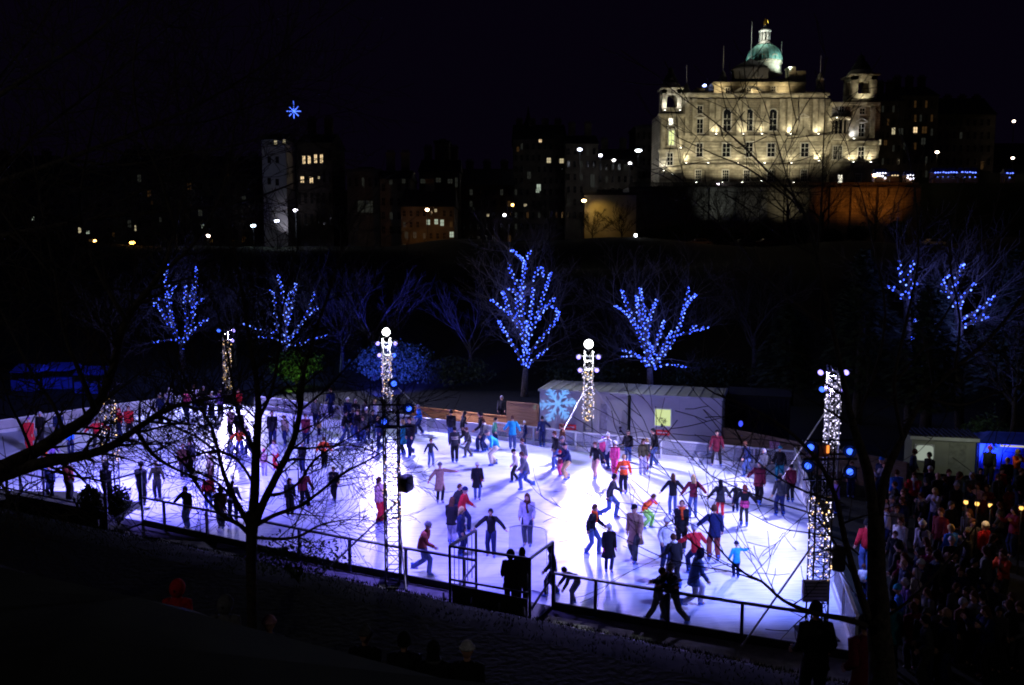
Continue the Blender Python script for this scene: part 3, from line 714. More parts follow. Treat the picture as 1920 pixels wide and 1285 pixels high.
# x, y of the feet, y of the head top (photo pixels), facing (0 = to the viewer, 90 = to the right), pose, jacket, legs, head, label
S = [
 (846,833,769,175,'stand','bk','je','short:bk','dark jacketed man in jeans skating away beside a dark haired woman near the fence'),
 (868,829,772,120,'stride','bk','bk','long:bk','long haired woman in black striding right close behind the man in jeans by the fence'),
 (853,868,800,190,'stand','dg','bk','short:bk','skater in black trousers with a pale yellow shirt hem below a dark top', dict(bag='vis:cr')),
 (879,857,801,280,'glide','dg','ch','short:br','small dark clad child gliding left with knees bent near the fence'),
 (905,846,772,270,'glide','bk','nv','short:bk','black haired skater leaning left in front of the pine fence', dict(scarf='br')),
 (908,848,786,260,'stand','ch','nv','short:br','skater in a dark top with a white scarf in front of the pine fence', dict(scarf='wh')),
 (927,842,783,90,'out','gn','nv','short:bk','skater in a dark green top reaching out toward the bright blue coat'),
 (961,843,780,180,'hold','cy','je','short:br','tall skater seen from behind in a bright blue coat by the plywood box', dict(coat=.10, ov={'L':(35,10,30),'R':(30,-5,20)})),
 (927,872,806,285,'crouch','cy','cr','beanie:gy','skater bending forward in a sky blue jacket and cream trousers'),
 (985,832,790,270,'pocket','nv','nv','bobble:wh','person in a navy coat and striped bobble hat beside the blue coat', dict(coat=.08)),
 (1017,838,781,200,'railL','nv','nv','short:bk','man in dark clothes holding the boards below the projected snowflake', dict(ov={'R':(50,20,15),'L':(15,5,10)})),
 (983,889,822,300,'glide','gy','pp','short:br','skater in a grey jacket with dusty pink trousers behind the man in a grey coat'),
 (966,903,842,290,'glide','cr','bk','beanie:bk','child in a cream jacket and black beanie skating beside a grey coat', dict(glove='pk', child=True)),
 (984,918,847,285,'stride','gy','je','short:br','man in a grey wool coat and jeans taking a long stride to the left', dict(coat=.10)),
 (1043,879,808,300,'glide','bk','je','short:br','man in a black jacket and light jeans beside the boy in a varsity jacket'),
 (1055,862,795,250,'stand','br','br','short:br','skater all in reddish brown by the far boards near the red sign'),
 (1057,887,818,310,'glide','ch','nv','hat:gy','skater in a grey patterned hat and dark jacket between two boys'),
 (1064,899,831,290,'crouch','nv','bd','cap:bk','boy in a cap and navy varsity jacket with tan trousers', dict(ov={'lean':16,'L':(14,30,60),'R':(14,30,60)})),
 (1051,893,845,300,'stand','mr','pk','bobble:rd','little child in red trousers half hidden by the boy in the cap', dict(child=True)),
 (825,942,867,20,'raiseL','tn','bk','beanie:gy','girl in a long tan coat and grey beanie raising one pink mittened hand', dict(coat=.24, glove='pk', legs='tights')),
 (895,937,866,8,'pocket','bk','je','beanie:wh','woman in a long black coat and white beanie with a red bag', dict(coat=.22, bag='side:rs', legs='tights')),
 (858,985,907,60,'glide','dg','nv','short:br','boy with a dark hood down leaning toward the red jacket'),
 (868,998,913,75,'glide','rd','nv','beanie:nv','skater in a plain red jacket and navy beanie beside two long haired girls'),
 (847,1022,933,165,'stand','bk','lv','long:br','girl with light brown hair in a black coat and pale lilac trousers', dict(coat=.10)),
 (864,1041,950,80,'stand','nv','nv','long:bd','girl with long blonde hair in a navy coat left of the gate', dict(coat=.05)),
 (921,1043,953,350,'out','bk','nv','short:bk','man in a black jacket facing the gate with both arms spread', dict(ov={'L':(48,8,15),'R':(50,8,15)})),
 (989,1023,924,350,'pocket','lv','nv','long:br','girl with long brown hair and a brown fur collar behind the clear screen', dict(coat=.15, scarf='br')),
 (795,1077,978,75,'lunge','rs','je','beanie:gy','skater in a rust brown hooded coat pushing off along the near boards', dict(coat=.07)),
 (711,982,894,70,'stand','pp','rd','bob:br','girl in a dusty pink coat and red trousers left of the lit mast', dict(coat=.06)),
 (608,878,820,180,'pocket','og','bk','short:br','steward in a red and orange jacket seen from behind through the twigs', dict(bag='vis:wh', ov={'L':(30,5,30),'R':(30,5,30)})),
 (568,886,828,350,'stand','bk','nv','beanie:wh','man in a black jacket and pale hat standing left of the red and orange steward'),
 (628,938,874,350,'glide','bk','bk','short:br','skater in black with a yellow bag strap across the chest', dict(bag='side:gd')),
 (571,952,882,40,'glide','mr','bk','short:bk','skater in a dark maroon jacket right of the thick tree trunk', dict(coat=.06)),
 (544,968,896,30,'stand','dg','bk','long:br','slim long haired girl in dark grey right of the thick tree trunk'),
 (808,874,822,20,'out','dg','je','short:br','small boy in a dark top with arms held out, alone on the ice', dict(child=True, ov={'L':(38,-8,12),'R':(34,6,14)})),
 (771,856,781,330,'glide','bk','nv','short:br','tall man in black with a leg trailing, right of the lamp lit mast', dict(ov={'r':(-.2,.08,.03)})),
 (757,852,787,270,'stand','tl','bk','bob:bd','girl in a long teal coat beside the tall man in black', dict(coat=.24, legs='tights')),
 (787,814,758,275,'glide','bl','nv','short:lv','grey haired man in a royal blue jacket leaning at the far boards'),
 (713,843,781,320,'glide','nv','nv','short:bd','skater in a long navy jacket just left of the lamp lit mast', dict(coat=.08)),
 (646,827,770,90,'glide','bk','je','short:bk','skater in a black jacket with a white bag left in the dark group', dict(bag='side:wh')),
 (664,824,765,350,'stand','nv','je','beanie:gy','skater in navy and a grey beanie in the dark group by the far boards'),
 (673,829,768,340,'glide','bk','nv','short:br','skater in black facing out of the middle of the dark group'),
 (687,826,764,20,'glide','dg','nv','bobble:wh','skater with a white bobble hat in the dark group by the far boards'),
 (697,823,768,45,'stride','nv','je','short:bk','skater leaning right at the edge of the dark group'),
 (681,832,780,10,'glide','ch','je','long:br','long haired skater at the front of the dark group'),
 (574,836,776,20,'stand','mr','nv','short:br','person in a dark plaid coat skating near the back boards', dict(coat=.12)),
 (599,818,786,350,'stand','bd','nv','bobble:gy','tiny child in brown near the back boards', dict(child=True)),
 (1117,896,828,320,'glide','bk','sk','short:br','boy in a black top and shorts with bare legs holding his arms back', dict(legs='trousers', ov={'L':(24,-20,10),'R':(30,-25,10)})),
 (1131,872,819,340,'stand','pk','nv','hat:pu','girl in a pink top and lilac hat behind the white coat', dict(child=True)),
 (1141,878,813,300,'raiseR','wh','nv','bobble:wh','woman in a white coat and white hat stretching out one arm', dict(coat=.14, ov={'R':(70,25,12)})),
 (1153,891,827,330,'stand','pk','pk','hat:wh','small child in an all pink snowsuit and white hat', dict(child=True)),
 (1177,866,808,170,'glide','bk','je','cap:bk','man in black with a black backpack seen from behind at the far boards', dict(bag='pack:bk')),
 (1169,927,853,185,'pocket','og','bk','short:bd','steward in a bright orange jacket with silver bands standing mid ice', dict(bag='vis:wh', coat=.03, ov={'L':(22,6,20),'R':(22,6,20)})),
 (1204,890,822,20,'stand','ol','lv','bob:br','girl in a dark olive top and pale grey trousers near the far boards'),
 (1213,883,822,300,'stand','ch','mr','long:bd','girl with fair hair and maroon trousers near the far boards', dict(scarf='wh')),
 (1227,874,803,290,'glide','bk','je','short:bk','tall man in a dark coat below the lit cabin window', dict(coat=.08)),
 (1343,874,806,345,'wide','mr','bk','short:bk','person in a dark skirted coat alone by the far boards', dict(coat=.13, legs='tights')),
 (1145,971,889,80,'stride','dg','je','short:bk','man in a dark jacket and jeans gliding right in a long stride'),
 (1261,966,889,178,'hold','bk','je','long:br','leftmost girl of the hand holding row, long brown hair and dark jeans', dict(coat=.05, legs='tights')),
 (1299,971,891,180,'hold','mr','je','long:bd','girl with long fair hair second in the hand holding row', dict(coat=.04, legs='tights')),
 (1350,975,900,182,'hold','dg','rd','long:bk','girl in bright red tights and a dark jacket in the hand holding row', dict(coat=.09, legs='tights')),
 (1379,960,905,185,'hold','bk','nv','short:lv','short pale haired child holding hands in the row', dict(child=True)),
 (1395,987,910,178,'hold','bk','dg','long:rs','red haired girl in pink shorts at the end of the hand holding row', dict(legs='tights', coat=.02, bag=None)),
 (1421,945,866,150,'glide','mr','bk','bobble:wh','skater in a maroon coat and white patterned hat right of the row', dict(coat=.10, ov={'L':(40,20,20)})),
 (1462,968,889,190,'out','dg','nv','short:bk','man in dark clothes seen from behind with his left arm stretched to the row', dict(ov={'L':(14,5,10),'R':(14,5,10)})),
 (1482,942,871,185,'stand','mr','bk','short:bk','skater in a dark maroon jacket right of the man with an outstretched arm'),
 (1461,904,838,170,'glide','bk','tl','beanie:cy','skater in a turquoise beanie, black jacket and teal trousers'),
 (1401,893,828,280,'stride','nv','je','short:br','man in navy and jeans striding left by the far boards'),
 (1432,902,843,300,'stand','gy','dg','hood:lv','skater in a pale grey hood behind the maroon coat'),
 (1212,990,925,60,'crouch','og','gn2','short:br','child in an orange and pink jacket with green trousers bending with arms wide', dict(ov={'L':(60,20,5),'R':(60,-10,5)}, scarf='pk')),
 (1190,1052,945,330,'glide','tn','ch','cap:bk','older man in a grey brown overcoat and black cap looking down', dict(coat=.22, ov={'lean':8})),
 (1277,1032,938,350,'stand','bk','bk','fur:pp','woman in a black coat with a pale fur hood and orange scarf', dict(coat=.17, scarf='og')),
 (1247,1068,970,20,'pocket','wh','nv','bobble:wh','skater in a white jacket and white hat with navy trousers', dict(coat=.06)),
 (1264,1100,1003,200,'glide','bk','bk','short:br','skater in black with a white fur collar near the front boards', dict(coat=.12, scarf='wh')),
 (1303,1078,985,195,'crouch','rd','nv','short:lv','grey haired skater in a scarlet jacket reaching right', dict(ov={'lean':14,'R':(40,30,10)})),
 (1338,1051,948,182,'out','nv','rs','short:br','man in a navy jacket and brick red trousers seen from behind', dict(coat=.10, ov={'L':(50,10,10),'R':(14,5,15)})),
 (1303,1137,1030,100,'stride','je','lv','hood:nv','skater in a blue coat with one leg kicked back near the front boards', dict(coat=.13, ov={'R':(20,10,30)})),
 (1380,1083,1016,185,'raiseR','cy','nv','beanie:nv','child in a turquoise jacket raising one arm', dict(coat=.10, child=True)),
 (1235,1166,1064,75,'wide','bk','bk','short:br','left figure of the two silhouetted skaters clutching at the boards', dict(coat=.07, ov={'l':(.05,.05,0),'r':(-.23,.1,0),'L':(12,60,40),'R':(10,45,60)})),
 (1260,1168,1056,290,'wide','bk','bk','bobble:lv','right figure of the two silhouetted skaters, wearing a pale bobble hat', dict(coat=.07, ov={'l':(-.24,.1,0),'r':(.08,.05,0),'L':(10,55,40),'R':(10,50,40)})),
 (1141,1072,982,5,'stand','bk','nv','bobble:wh','girl in a long black coat with pink gloves and a white hat', dict(coat=.24, glove='pk', legs='tights')),
 (1110,1039,945,60,'glide','bk','je','short:br','man in a black jacket with an orange hood lining and pale jeans', dict(coat=.04, scarf='og')),
 (1076,1134,1063,280,'bend','bk','nv','short:bk','silhouetted skater doubled over adjusting a skate by the front boards'),
 (1036,1117,1022,270,'glide','bk','bk','hood:bk','hooded silhouette holding the rail at the right of the gate'),
 (1594,932,865,350,'stand','bk','nv','short:br','dark figure by the boards behind the near mast lamps'),
 (1567,962,899,280,'stand','pu','nv','short:br','skater in a purple coat close to the mast by the crowd', dict(coat=.12)),
 (1622,1078,975,175,'stand','rd','je','short:bk','person in a red padded gilet and jeans beside the thick right trunk', dict(ov={'L':(14,5,20)})),
 (1634,1126,1052,200,'stand','cy','nv','beanie:cy','child in a sky blue coat at the end boards beside the right trunk', dict(child=True, coat=.08)),
 (1617,1120,1058,160,'stand','wh','nv','short:br','small child in a white top at the end boards', dict(child=True)),
 (57,848,782,10,'stand','rd','rd','beanie:pu','person in a long red coat and lilac hat near the back boards by the limb', dict(coat=.20)),
 (183,842,783,40,'crouch','rd','bk','short:br','skater leaning over in a red jacket behind the golden mast', dict(ov={'lean':20})),
 (243,822,761,30,'stand','rd','bk','short:br','person in a red jacket right of the golden mast', dict(coat=.06)),
 (226,818,765,340,'stand','rd','nv','hat:rd','person in a red hat and jacket half hidden by golden lights'),
 (101,872,826,60,'glide','pu','nv','beanie:wh','small skater in a purple jacket between the two limbs', dict(child=True)),
 (86,880,830,330,'stand','og','bk','short:br','child in an orange top between the two limbs', dict(child=True)),
 (133,852,797,30,'stand','bl','nv','beanie:og','skater in blue with an orange beanie behind the limb'),
 (296,936,865,10,'hold','ol','bk','short:bd','person in a dark olive jacket gliding wide beyond the twigs', dict(ov={'L':(20,5,15),'R':(20,5,15)})),
 (450,853,802,10,'crouch','og','je','short:br','skater in a bright red and orange gilet bending behind the twigs', dict(ov={'lean':18})),
 (345,898,832,20,'stand','br','bk','short:br','leftmost of two brown clad skaters behind the twigs', dict(coat=.08)),
 (360,890,824,350,'glide','dg','bk','bob:br','skater in dark grey just right of a brown clad skater'),
 (397,906,846,330,'stand','bg','br','short:br','skater in a beige striped top behind the twigs'),
 (392,955,888,20,'glide','rd','je','beanie:mr','child in a crimson jacket and jeans behind the lowest branches', dict(child=True)),
 (352,990,911,340,'railR','bk','je','short:bk','woman in a short black coat with one hand on the near boards', dict(coat=.10, ov={'R':(48,10,10)})),
 (416,990,912,350,'stand','br','nv','long:br','long haired girl in a brown coat by the near boards', dict(coat=.12)),
 (437,975,901,30,'glide','gy','nv','short:br','skater in grey close behind the long haired girl in brown'),
 (434,818,764,340,'stand','pp','bk','short:br','person in a dusty pink jacket at the back of the ice behind branches'),
 (449,826,768,20,'glide','bk','bk','short:bk','black clad skater behind the branches left of the trunk'),
 (512,838,770,10,'stand','bk','nv','short:br','tall dark skater behind the branches right of the trunk', dict(coat=.12)),
 (536,834,778,340,'glide','bg','nv','short:br','skater in beige behind the branches right of the trunk'),
 (496,892,842,20,'stand','pp','lv','bobble:pk','small child in pale pink behind the branches right of the trunk', dict(child=True)),
 (518,880,824,330,'glide','wh','rd','short:br','skater in a white jacket with red sleeves behind the trunk'),
 (468,852,800,300,'glide','nv','nv','short:bk','navy clad skater directly behind the trunk fork'),
 (96,938,872,10,'stand','nv','nv','short:bk','dark silhouette on the ice left of the plants and the entrance frame'),
]
for t in S:
    kw = t[9] if len(t) > 9 else {}
    sk(*t[:9], **kw)
# pink shorts of the red haired girl are her own garment
for o in list(bpy.data.objects):
    if o.name.startswith('person') and o.get('label','').startswith('red haired girl'):
        b = MB(); H_ = .92
        b.lathe((0,0,.80), [(.15,.18),(.165,.05),(.165,-.07),(.10,-.08)], 12); b.build('shorts', cloth('pk'), o, True)
# people standing outside the boards
OUT = 'onlookers outside the boards'
def onl(x, yt, Hh, face, pose, jk, tr, head, label, z=0.0, D=None, group=OUT, **kw):
    """stands outside the ice: found from the head top and the body height"""
    p = G(x, yt, z + Hh) if D is None else A(x, yt, D)
    p = V((p.x, p.y, z)); person(p, face, pose, Hh, jk, tr, head, label, group, skates=False, **kw)
for t in [
 (620,728,1.75,0,'pocket','nv','nv','short:br','onlooker in navy standing high on the bank beyond the back boards'),
 (592,746,1.7,10,'stand','gy','nv','bobble:wh','onlooker in grey with a white hat leaning over the back boards'),
 (652,745,1.72,0,'stand','nv','nv','beanie:wh','onlooker in a white beanie behind the far boards'),
 (667,748,1.7,0,'stand','bk','nv','short:lv','bare headed onlooker in black behind the far boards'),
 (686,749,1.7,0,'stand','dg','nv','hat:bk','onlooker in a dark hat behind the far boards'),
 (706,749,1.75,300,'glide','wh','nv','short:bd','onlooker in a white jacket behind the far boards by the mast'),
 (941,742,1.7,0,'stand','dg','bk','short:lv','pale faced onlooker in the dark left of the plywood box'),
 (318,728,1.7,10,'phone','lv','nv','beanie:wh','onlooker in lilac at the back boards left of the corner mast'),
 (349,731,1.68,0,'stand','pk','nv','short:br','onlooker in a pink top at the back boards'),
 (365,722,1.78,10,'stand','wh','nv','short:br','tall onlooker in white at the back boards'),
 (382,724,1.75,350,'stand','bk','nv','short:lv','onlooker in black at the back boards near the corner mast'),
 (396,734,1.65,0,'pocket','lv','nv','bobble:wh','onlooker in a pale jacket and white bobble hat at the back boards'),
 (412,730,1.7,15,'stand','pu','nv','short:bk','onlooker in a purple jacket at the back boards'),
 (447,729,1.7,340,'stand','rd','nv','short:br','onlooker in a red jacket behind the back corner mast'),
 (300,738,1.7,0,'stand','nv','bk','beanie:lv','leftmost onlooker at the back boards in navy'),
 (75,772,1.7,0,'stand','bk','bk','beanie:lv','dark clad onlooker beyond the red coat at the back boards'),
 (108,770,1.7,10,'stand','nv','bk','short:lv','onlooker in navy by the blue stalls'),
]: onl(*t)
# the group standing on the gate platform, with their backs to the viewer
for x, yt, Hh, jk, hd, lab in ((957,1033,1.66,'bk','hood:bk','left of two dark figures crowding the gate platform'),(979,1028,1.70,'dg','bob:bk','right of two dark figures crowding the gate platform')):
    p = G(x, yt, Hh + .1); onl(x, yt, Hh, 175, 'pocket', jk, 'bk', hd, lab, .1, coat=.18)
for x, yt, Hh, jk, hd, lab in ((196,868,1.7,'bk','hood:bk','dark figure on the entrance platform beside the leftmost bush'),(262,866,1.75,'dg','short:bk','dark figure on the entrance platform right of the bushes'),(125,862,1.65,'rs','short:br','figure in rust red on the entrance platform between the posts')):
    onl(x, yt, Hh, 170, 'stand', jk, 'bk', hd, lab, .1)
# the crowd to the right of the ice
CR = 'crowd right of the ice'
named = [
 (1857,836,1.75,330,'stand','dg','bk','bobble:pk','person in a bright pink bobble hat in front of the blue marquee'),
 (1908,842,1.72,20,'phone','og','nv','short:bd','fair haired person in an orange life vest style jacket at the marquee', dict(scarf='gy')),
 (1745,848,1.76,290,'stand','bk','bk','short:bk','man in black standing against the wall of the grey hut'),
 (1713,842,1.74,60,'stand','nv','bk','short:br','person in navy at the left edge of the hut window'),
 (1742,874,1.6,20,'stand','nv','nv','beanie:wh','person in a white beanie just below the hut window'),
 (1715,886,1.72,330,'phone','rd','bk','short:br','person in a red and white jacket below the hut', dict(scarf='wh')),
 (1683,882,1.7,180,'stand','bl','nv','short:br','person in a royal blue jacket with the back turned left of the hut'),
 (1757,886,1.74,20,'stand','bk','bk','bald:bk','bald man in black below the hut'),
 (1779,880,1.75,0,'stand','dg','bk','short:br','man in dark grey near the right end of the hut'),
 (1793,905,1.7,10,'stand','bk','bk','beanie:lv','pale beanie and black coat in front of the hut corner'),
 (1755,915,1.68,300,'phone','lv','nv','bob:bd','woman with fair bobbed hair and a pale grey coat'),
 (1730,924,1.7,280,'stand','dg','bk','short:br','person in dark grey with a cream scarf', dict(scarf='cr')),
 (1690,970,1.72,300,'stand','wh','nv','short:br','woman in a long pale coat right of the thick trunk', dict(coat=.2)),
 (1733,976,1.7,300,'stand','lv','nv','bobble:wh','person in a white bobble hat and pale jacket', dict(scarf='bk')),
 (1785,984,1.72,200,'stand','bl','nv','short:bd','fair haired person in a blue coat seen from behind', dict(coat=.08)),
 (1786,1008,1.68,170,'stand','bk','bk','beanie:lv','person in black with a pale knitted beanie', dict(coat=.12)),
 (1845,978,1.72,30,'stand','rd','bk','hat:wh','person in a red jacket with a white cap'),
 (1823,972,1.74,0,'stand','gy','bk','short:br','person in a grey coat left of the red jacket with a white cap', dict(coat=.1)),
 (1742,1026,1.6,330,'stand','mg','nv','bob:br','girl in a magenta coat in the crowd', dict(coat=.12)),
 (1732,1050,1.7,250,'stand','nv','nv','beanie:wh','person in a big white woolly hat and navy coat'),
 (1698,1050,1.76,260,'stand','nv','bk','bald:bk','bald man in navy right of the trunk'),
 (1721,1068,1.55,270,'stand','cr','gd','hood:lv','child in a pale hood with yellow trousers', dict(child=True)),
 (1700,1084,1.5,280,'stand','pu','nv','short:lv','child in purple just right of the trunk', dict(child=True)),
 (1688,1098,1.45,240,'stand','bl','nv','helmet:cy','small child in a blue coat and turquoise hat by the trunk', dict(child=True)),
 (1678,1128,1.72,200,'stand','tl','nv','short:bk','person in a dark blue padded coat low beside the trunk', dict(coat=.12)),
 (1716,1132,1.66,190,'stand','mr','bk','bob:br','person in a maroon hooded coat low in the crowd', dict(coat=.12)),
 (1884,1030,1.72,290,'phone','og','ol','short:br','person in a dull orange jacket near the dark edge of the crowd', dict(scarf='rs')),
 (1803,1120,1.7,30,'stand','br','bk','short:lv','person in brown crouched low near the bottom of the crowd'),
 (1835,905,1.7,300,'stand','pp','nv','short:br','person in dusty pink in front of the marquee'),
 (1824,886,1.7,340,'stand','gy','nv','hood:lv','person in a grey hood at the left end of the marquee'),
 (1871,888,1.7,20,'stand','dg','bk','short:br','person in dark grey under the pink bobble hat'),
 (1889,858,1.7,340,'stand','bk','bk','short:bd','fair haired person in black beside the orange jacket'),
 (1878,876,1.5,0,'stand','rd','bk','short:bk','child in a red top in front of the marquee', dict(child=True)),
 (1660,866,1.74,320,'phone','lv','nv','short:br','person in a pale lilac jacket left of the hut behind the boards'),
 (1654,857,1.76,300,'stand','nv','nv','beanie:bl','person in a blue beanie left of the hut'),
 (1695,918,1.7,310,'phone','bk','bk','short:br','bare headed person in black taking a picture below the blue jacket'),
 (1677,930,1.7,250,'stand','gy','bk','hat:gy','person in a grey hat and grey coat close to the right trunk'),
 (1664,945,1.7,260,'stand','lv','nv','beanie:lv','pale beanie and lilac jacket at the end boards'),
]
for t in named:
    kw = t[9] if len(t) > 9 else {}
    onl(*t[:9], group=CR, **kw)
rnd = random.Random(11); used = [(t[0], t[1]) for t in named]; cnt = 0
jcs = ['bk','dg','nv','ch','bk','nv','mr','gy']
while cnt < 52:
    x = rnd.uniform(1650, 1925); y = rnd.uniform(872, 1165)
    if x < 1655 + (y-872)*.10: continue
    if any(abs(x-a) < 11 and abs(y-b) < 13 for a, b in used): continue
    used.append((x, y)); cnt += 1
    onl(x, y, rnd.uniform(1.48,1.86), rnd.choice([230,250,280,300,320,340,200,20,60]), rnd.choice(['stand','pocket','phone','stand']), rnd.choice(jcs), rnd.choice(['bk','nv','dg']),
        rnd.choice(['short:bk','short:br','short:ch','bob:br','bob:bk','long:br','short:tn']), 'bare headed person in plain dark winter clothes deep in the crowd', group=CR, coat=rnd.choice([0,.06,.1]))
# onlookers on the terrace close to the viewer, backs turned
TG = 'onlookers on the terrace'
def ter(x, yt, D_, face, pose, jk, tr, head, label, **kw):
    D = 16.0
    while True:
        p = A(x, yt, D); z = gz(p.x, p.y) + .05; Hh = p.z - z
        if Hh >= D_ or D < 7: break
        D -= .05
    person(V((p.x, p.y, z)), face, pose, Hh, jk, tr, head, label, TG, skates=False, **kw)
    return p
ter(1533,1131,1.72,180,'pocket','bk','bk','short:bk','large dark standing silhouette in front of the grey board', coat=.1)
ter(1628,1158,1.74,185,'pocket','mr','bk','short:bk','dark standing silhouette beside the right tree trunk', coat=.14)
for x, yt, D, jk, hd, lab, kw in (
 (330,1092,1.6,'rd','hood:rd','person in a bright red hood on the terrace', dict(coat=.1)),
 (372,1155,1.25,'bk','hat:lv','child in a pale hat beside the red hood on the terrace', dict(child=True)),
 (420,1122,1.62,'gy','hood:gy','person in a grey hooded coat with drawstrings left of the trunk', {}),
 (503,1158,1.6,'bk','beanie:pp','person in a pale knitted hat right of the slim trunk', {}),
 (683,1180,1.62,'bk','bobble:gy','person in a round grey woolly hat on the terrace bench', {}),
 (757,1188,1.66,'bk','short:bk','bare headed dark figure between two hats on the terrace', {}),
 (812,1205,1.6,'bk','bob:bk','dark haired figure with a pale collar on the terrace', dict(scarf='gy')),
 (875,1208,1.6,'bk','beanie:wh','person in a pale pointed beanie on the terrace', {})):
    ter(x, yt, D, 178, 'stand', jk, 'bk', hd, lab, **kw)
finish_people()
# ------------------------------------------------------------------ trees
def grow(mb, p, d, L, r, lev, rnd, n=5, mi=0, droop=0.0, split=3, spread=.6, tips=None, twr=.006):
    """one bending branch with side shoots, recursively"""
    k = 4 if lev > 0 else 3; pts = [p]; q = V(p); dd = V(d).normalized()
    for i in range(k):
        dd = (dd + V((rnd.uniform(-.22,.22), rnd.uniform(-.22,.22), rnd.uniform(-.14,.2) - droop))).normalized()
        q = q + dd*(L/k); pts.append(q.copy())
    mb.tube(pts, [max(twr, r*(1-.8*i/k)) for i in range(k+1)], n if lev > 1 else 3, mi, False)
    if tips is not None and lev == 0: tips.append(q)
    if lev <= 0: return
    for j in range(split):
        t = (j+.6+rnd.uniform(-.3,.3))/split; i = min(k-1, int(t*k)); b = pts[i].lerp(pts[i+1], t*k-i)
        ax = (pts[i+1]-pts[i]).normalized(); o = ax.orthogonal().normalized(); o.rotate(Matrix.Rotation(rnd.uniform(0, 2*PI), 3, ax))
        grow(mb, b, ax*(1-spread*.5) + o*spread + V((0,0,.12)), L*rnd.uniform(.45,.68), max(twr, r*.5), lev-1, rnd, n, mi, droop, split, spread, tips, twr)
    grow(mb, pts[-1], dd, L*.55, max(twr, r*.25), lev-1, rnd, n, mi, droop, split, spread, tips, twr)
def poly3(line, D, rnd, jy=.25):
    """a traced limb becomes points in space: it wanders in depth as it goes"""
    out = []; y = D; dv = rnd.uniform(-jy, jy)
    for i, (x, yy, wpx) in enumerate(line):
        p = A(x, yy, y); out.append((p, wpx*.78/2/F*y)); y += dv + rnd.uniform(-jy, jy)*.5
    return out
def smooth(pr, k=3):
    pts = [p for p, _ in pr]; out = []
    for i in range(len(pr)-1):
        p0 = pts[max(i-1,0)]; p1 = pts[i]; p2 = pts[i+1]; p3 = pts[min(i+2,len(pts)-1)]
        for s in range(k):
            t = s/k; q = .5*((2*p1) + (p2-p0)*t + (2*p0-5*p1+4*p2-p3)*t*t + (3*p1-p0-3*p2+p3)*t**3)
            out.append((q, pr[i][1]*(1-t) + pr[i+1][1]*t))
    out.append(pr[-1]); return out
def traced_tree(name, label, D, trunk, limbs, seed, twl=.9, lev=2, dens=1.0, mt='bark', group='bare trees on the near slope', jy=.25, twr=.004, split=3):
    rnd = random.Random(seed); t = MB(); c = MB()
    tr = smooth(poly3(trunk, D, rnd, .02)); base = tr[0][0].copy(); g = gz(base.x, base.y)
    if base.z > g: tr = [(V((base.x, base.y, g-.2)), tr[0][1]*1.1)] + tr
    base = V((base.x, base.y, g))
    th = empty(name, base, label, 'tree', group)
    t.tube([p-base for p, r in tr], [r for p, r in tr], 12, 0, True, .06)
    tips = []
    for ln in limbs:
        Dd = D
        if len(ln[0]) == 1: Dd = D + ln[0][0]; ln = ln[1:]
        pr = smooth(poly3(ln, Dd, rnd, jy)); big = pr[0][1] > .035
        (t if big else c).tube([p-base for p, r in pr], [max(r, twr) for p, r in pr], 8 if big else 5, 0, True, .05)
        n = max(2, int(len(pr)*.55*dens))
        for j in range(n):
            i = int(len(pr)*(.22 + .77*j/n)); i = min(i, len(pr)-2); p, r = pr[i]
            ax = (pr[i+1][0]-p).normalized(); o = ax.orthogonal().normalized(); o.rotate(Matrix.Rotation(rnd.uniform(0,2*PI), 3, ax))
            grow(c, p-base, ax*.6 + o*.8 + V((0,0,.15)), twl*rnd.uniform(.5,1.1), min(r*.5, .02), lev-1, rnd, 4, 0, .02, split, .65, tips, twr)
        grow(c, pr[-1][0]-base, (pr[-1][0]-pr[-2][0]), twl*.8, min(pr[-1][1],.015), lev-1, rnd, 4, 0, .02, split, .6, tips, twr)
    t.build('trunk', M[mt], th, True); c.build('crown', M['twig'], th, True)
    return th
# slim tree in front of the ice, left of centre
traced_tree('bare_tree', 'slim bare tree with a pale edged trunk rising left of centre before the ice', 13.2,
 [(474,1300,25),(473,1200,24),(472,1120,25),(471,1060,26),(472,1000,30),(474,960,32)],
 [[(470,1005,14),(450,985,12),(420,968,9),(395,945,8),(372,915,6),(352,880,5),(330,850,3)],
  [(468,985,15),(440,935,12),(420,890,10),(410,850,9),(396,800,7),(372,760,6),(348,715,5),(330,660,3)],
  [(474,970,26),(478,910,23),(480,850,21),(484,790,18),(482,720,14),(470,650,11),(456,560,8),(440,470,6),(425,380,4)],
  [(478,980,22),(500,930,19),(525,880,17),(549,830,15),(563,770,13),(570,700,10),(592,620,8),(620,540,6),(640,470,4)],
  [(480,985,13),(515,966,11),(560,950,9),(600,922,7),(640,890,6),(700,858,4),(735,835,2)],
  [(480,1008,9),(520,1011,8),(560,1006,7),(600,985,5),(645,975,3)],
  [(500,930,9),(530,925,8),(560,905,7),(590,862,6),(640,830,4),(690,800,3),(725,780,2)],
  [(482,850,9),(455,800,8),(440,740,7),(430,680,5),(415,610,4),(390,540,3)],
  [(478,912,8),(445,862,7),(400,846,7),(350,860,5),(300,872,4),(265,860,3)],
  [(484,790,10),(510,730,8),(522,660,7),(530,580,5),(548,500,4)],
  [(563,770,8),(600,740,6),(640,700,5),(690,640,4),(720,590,3)],
  [(440,935,8),(400,900,6),(360,880,5),(310,840,4),(270,810,3)],
  [(410,850,7),(370,820,6),(330,800,5),(290,770,4),(250,740,3)],
  [(545,838,8),(570,842,7),(610,838,5),(660,835,4),(710,850,3)]],
 21, .9, 3, 1.9)
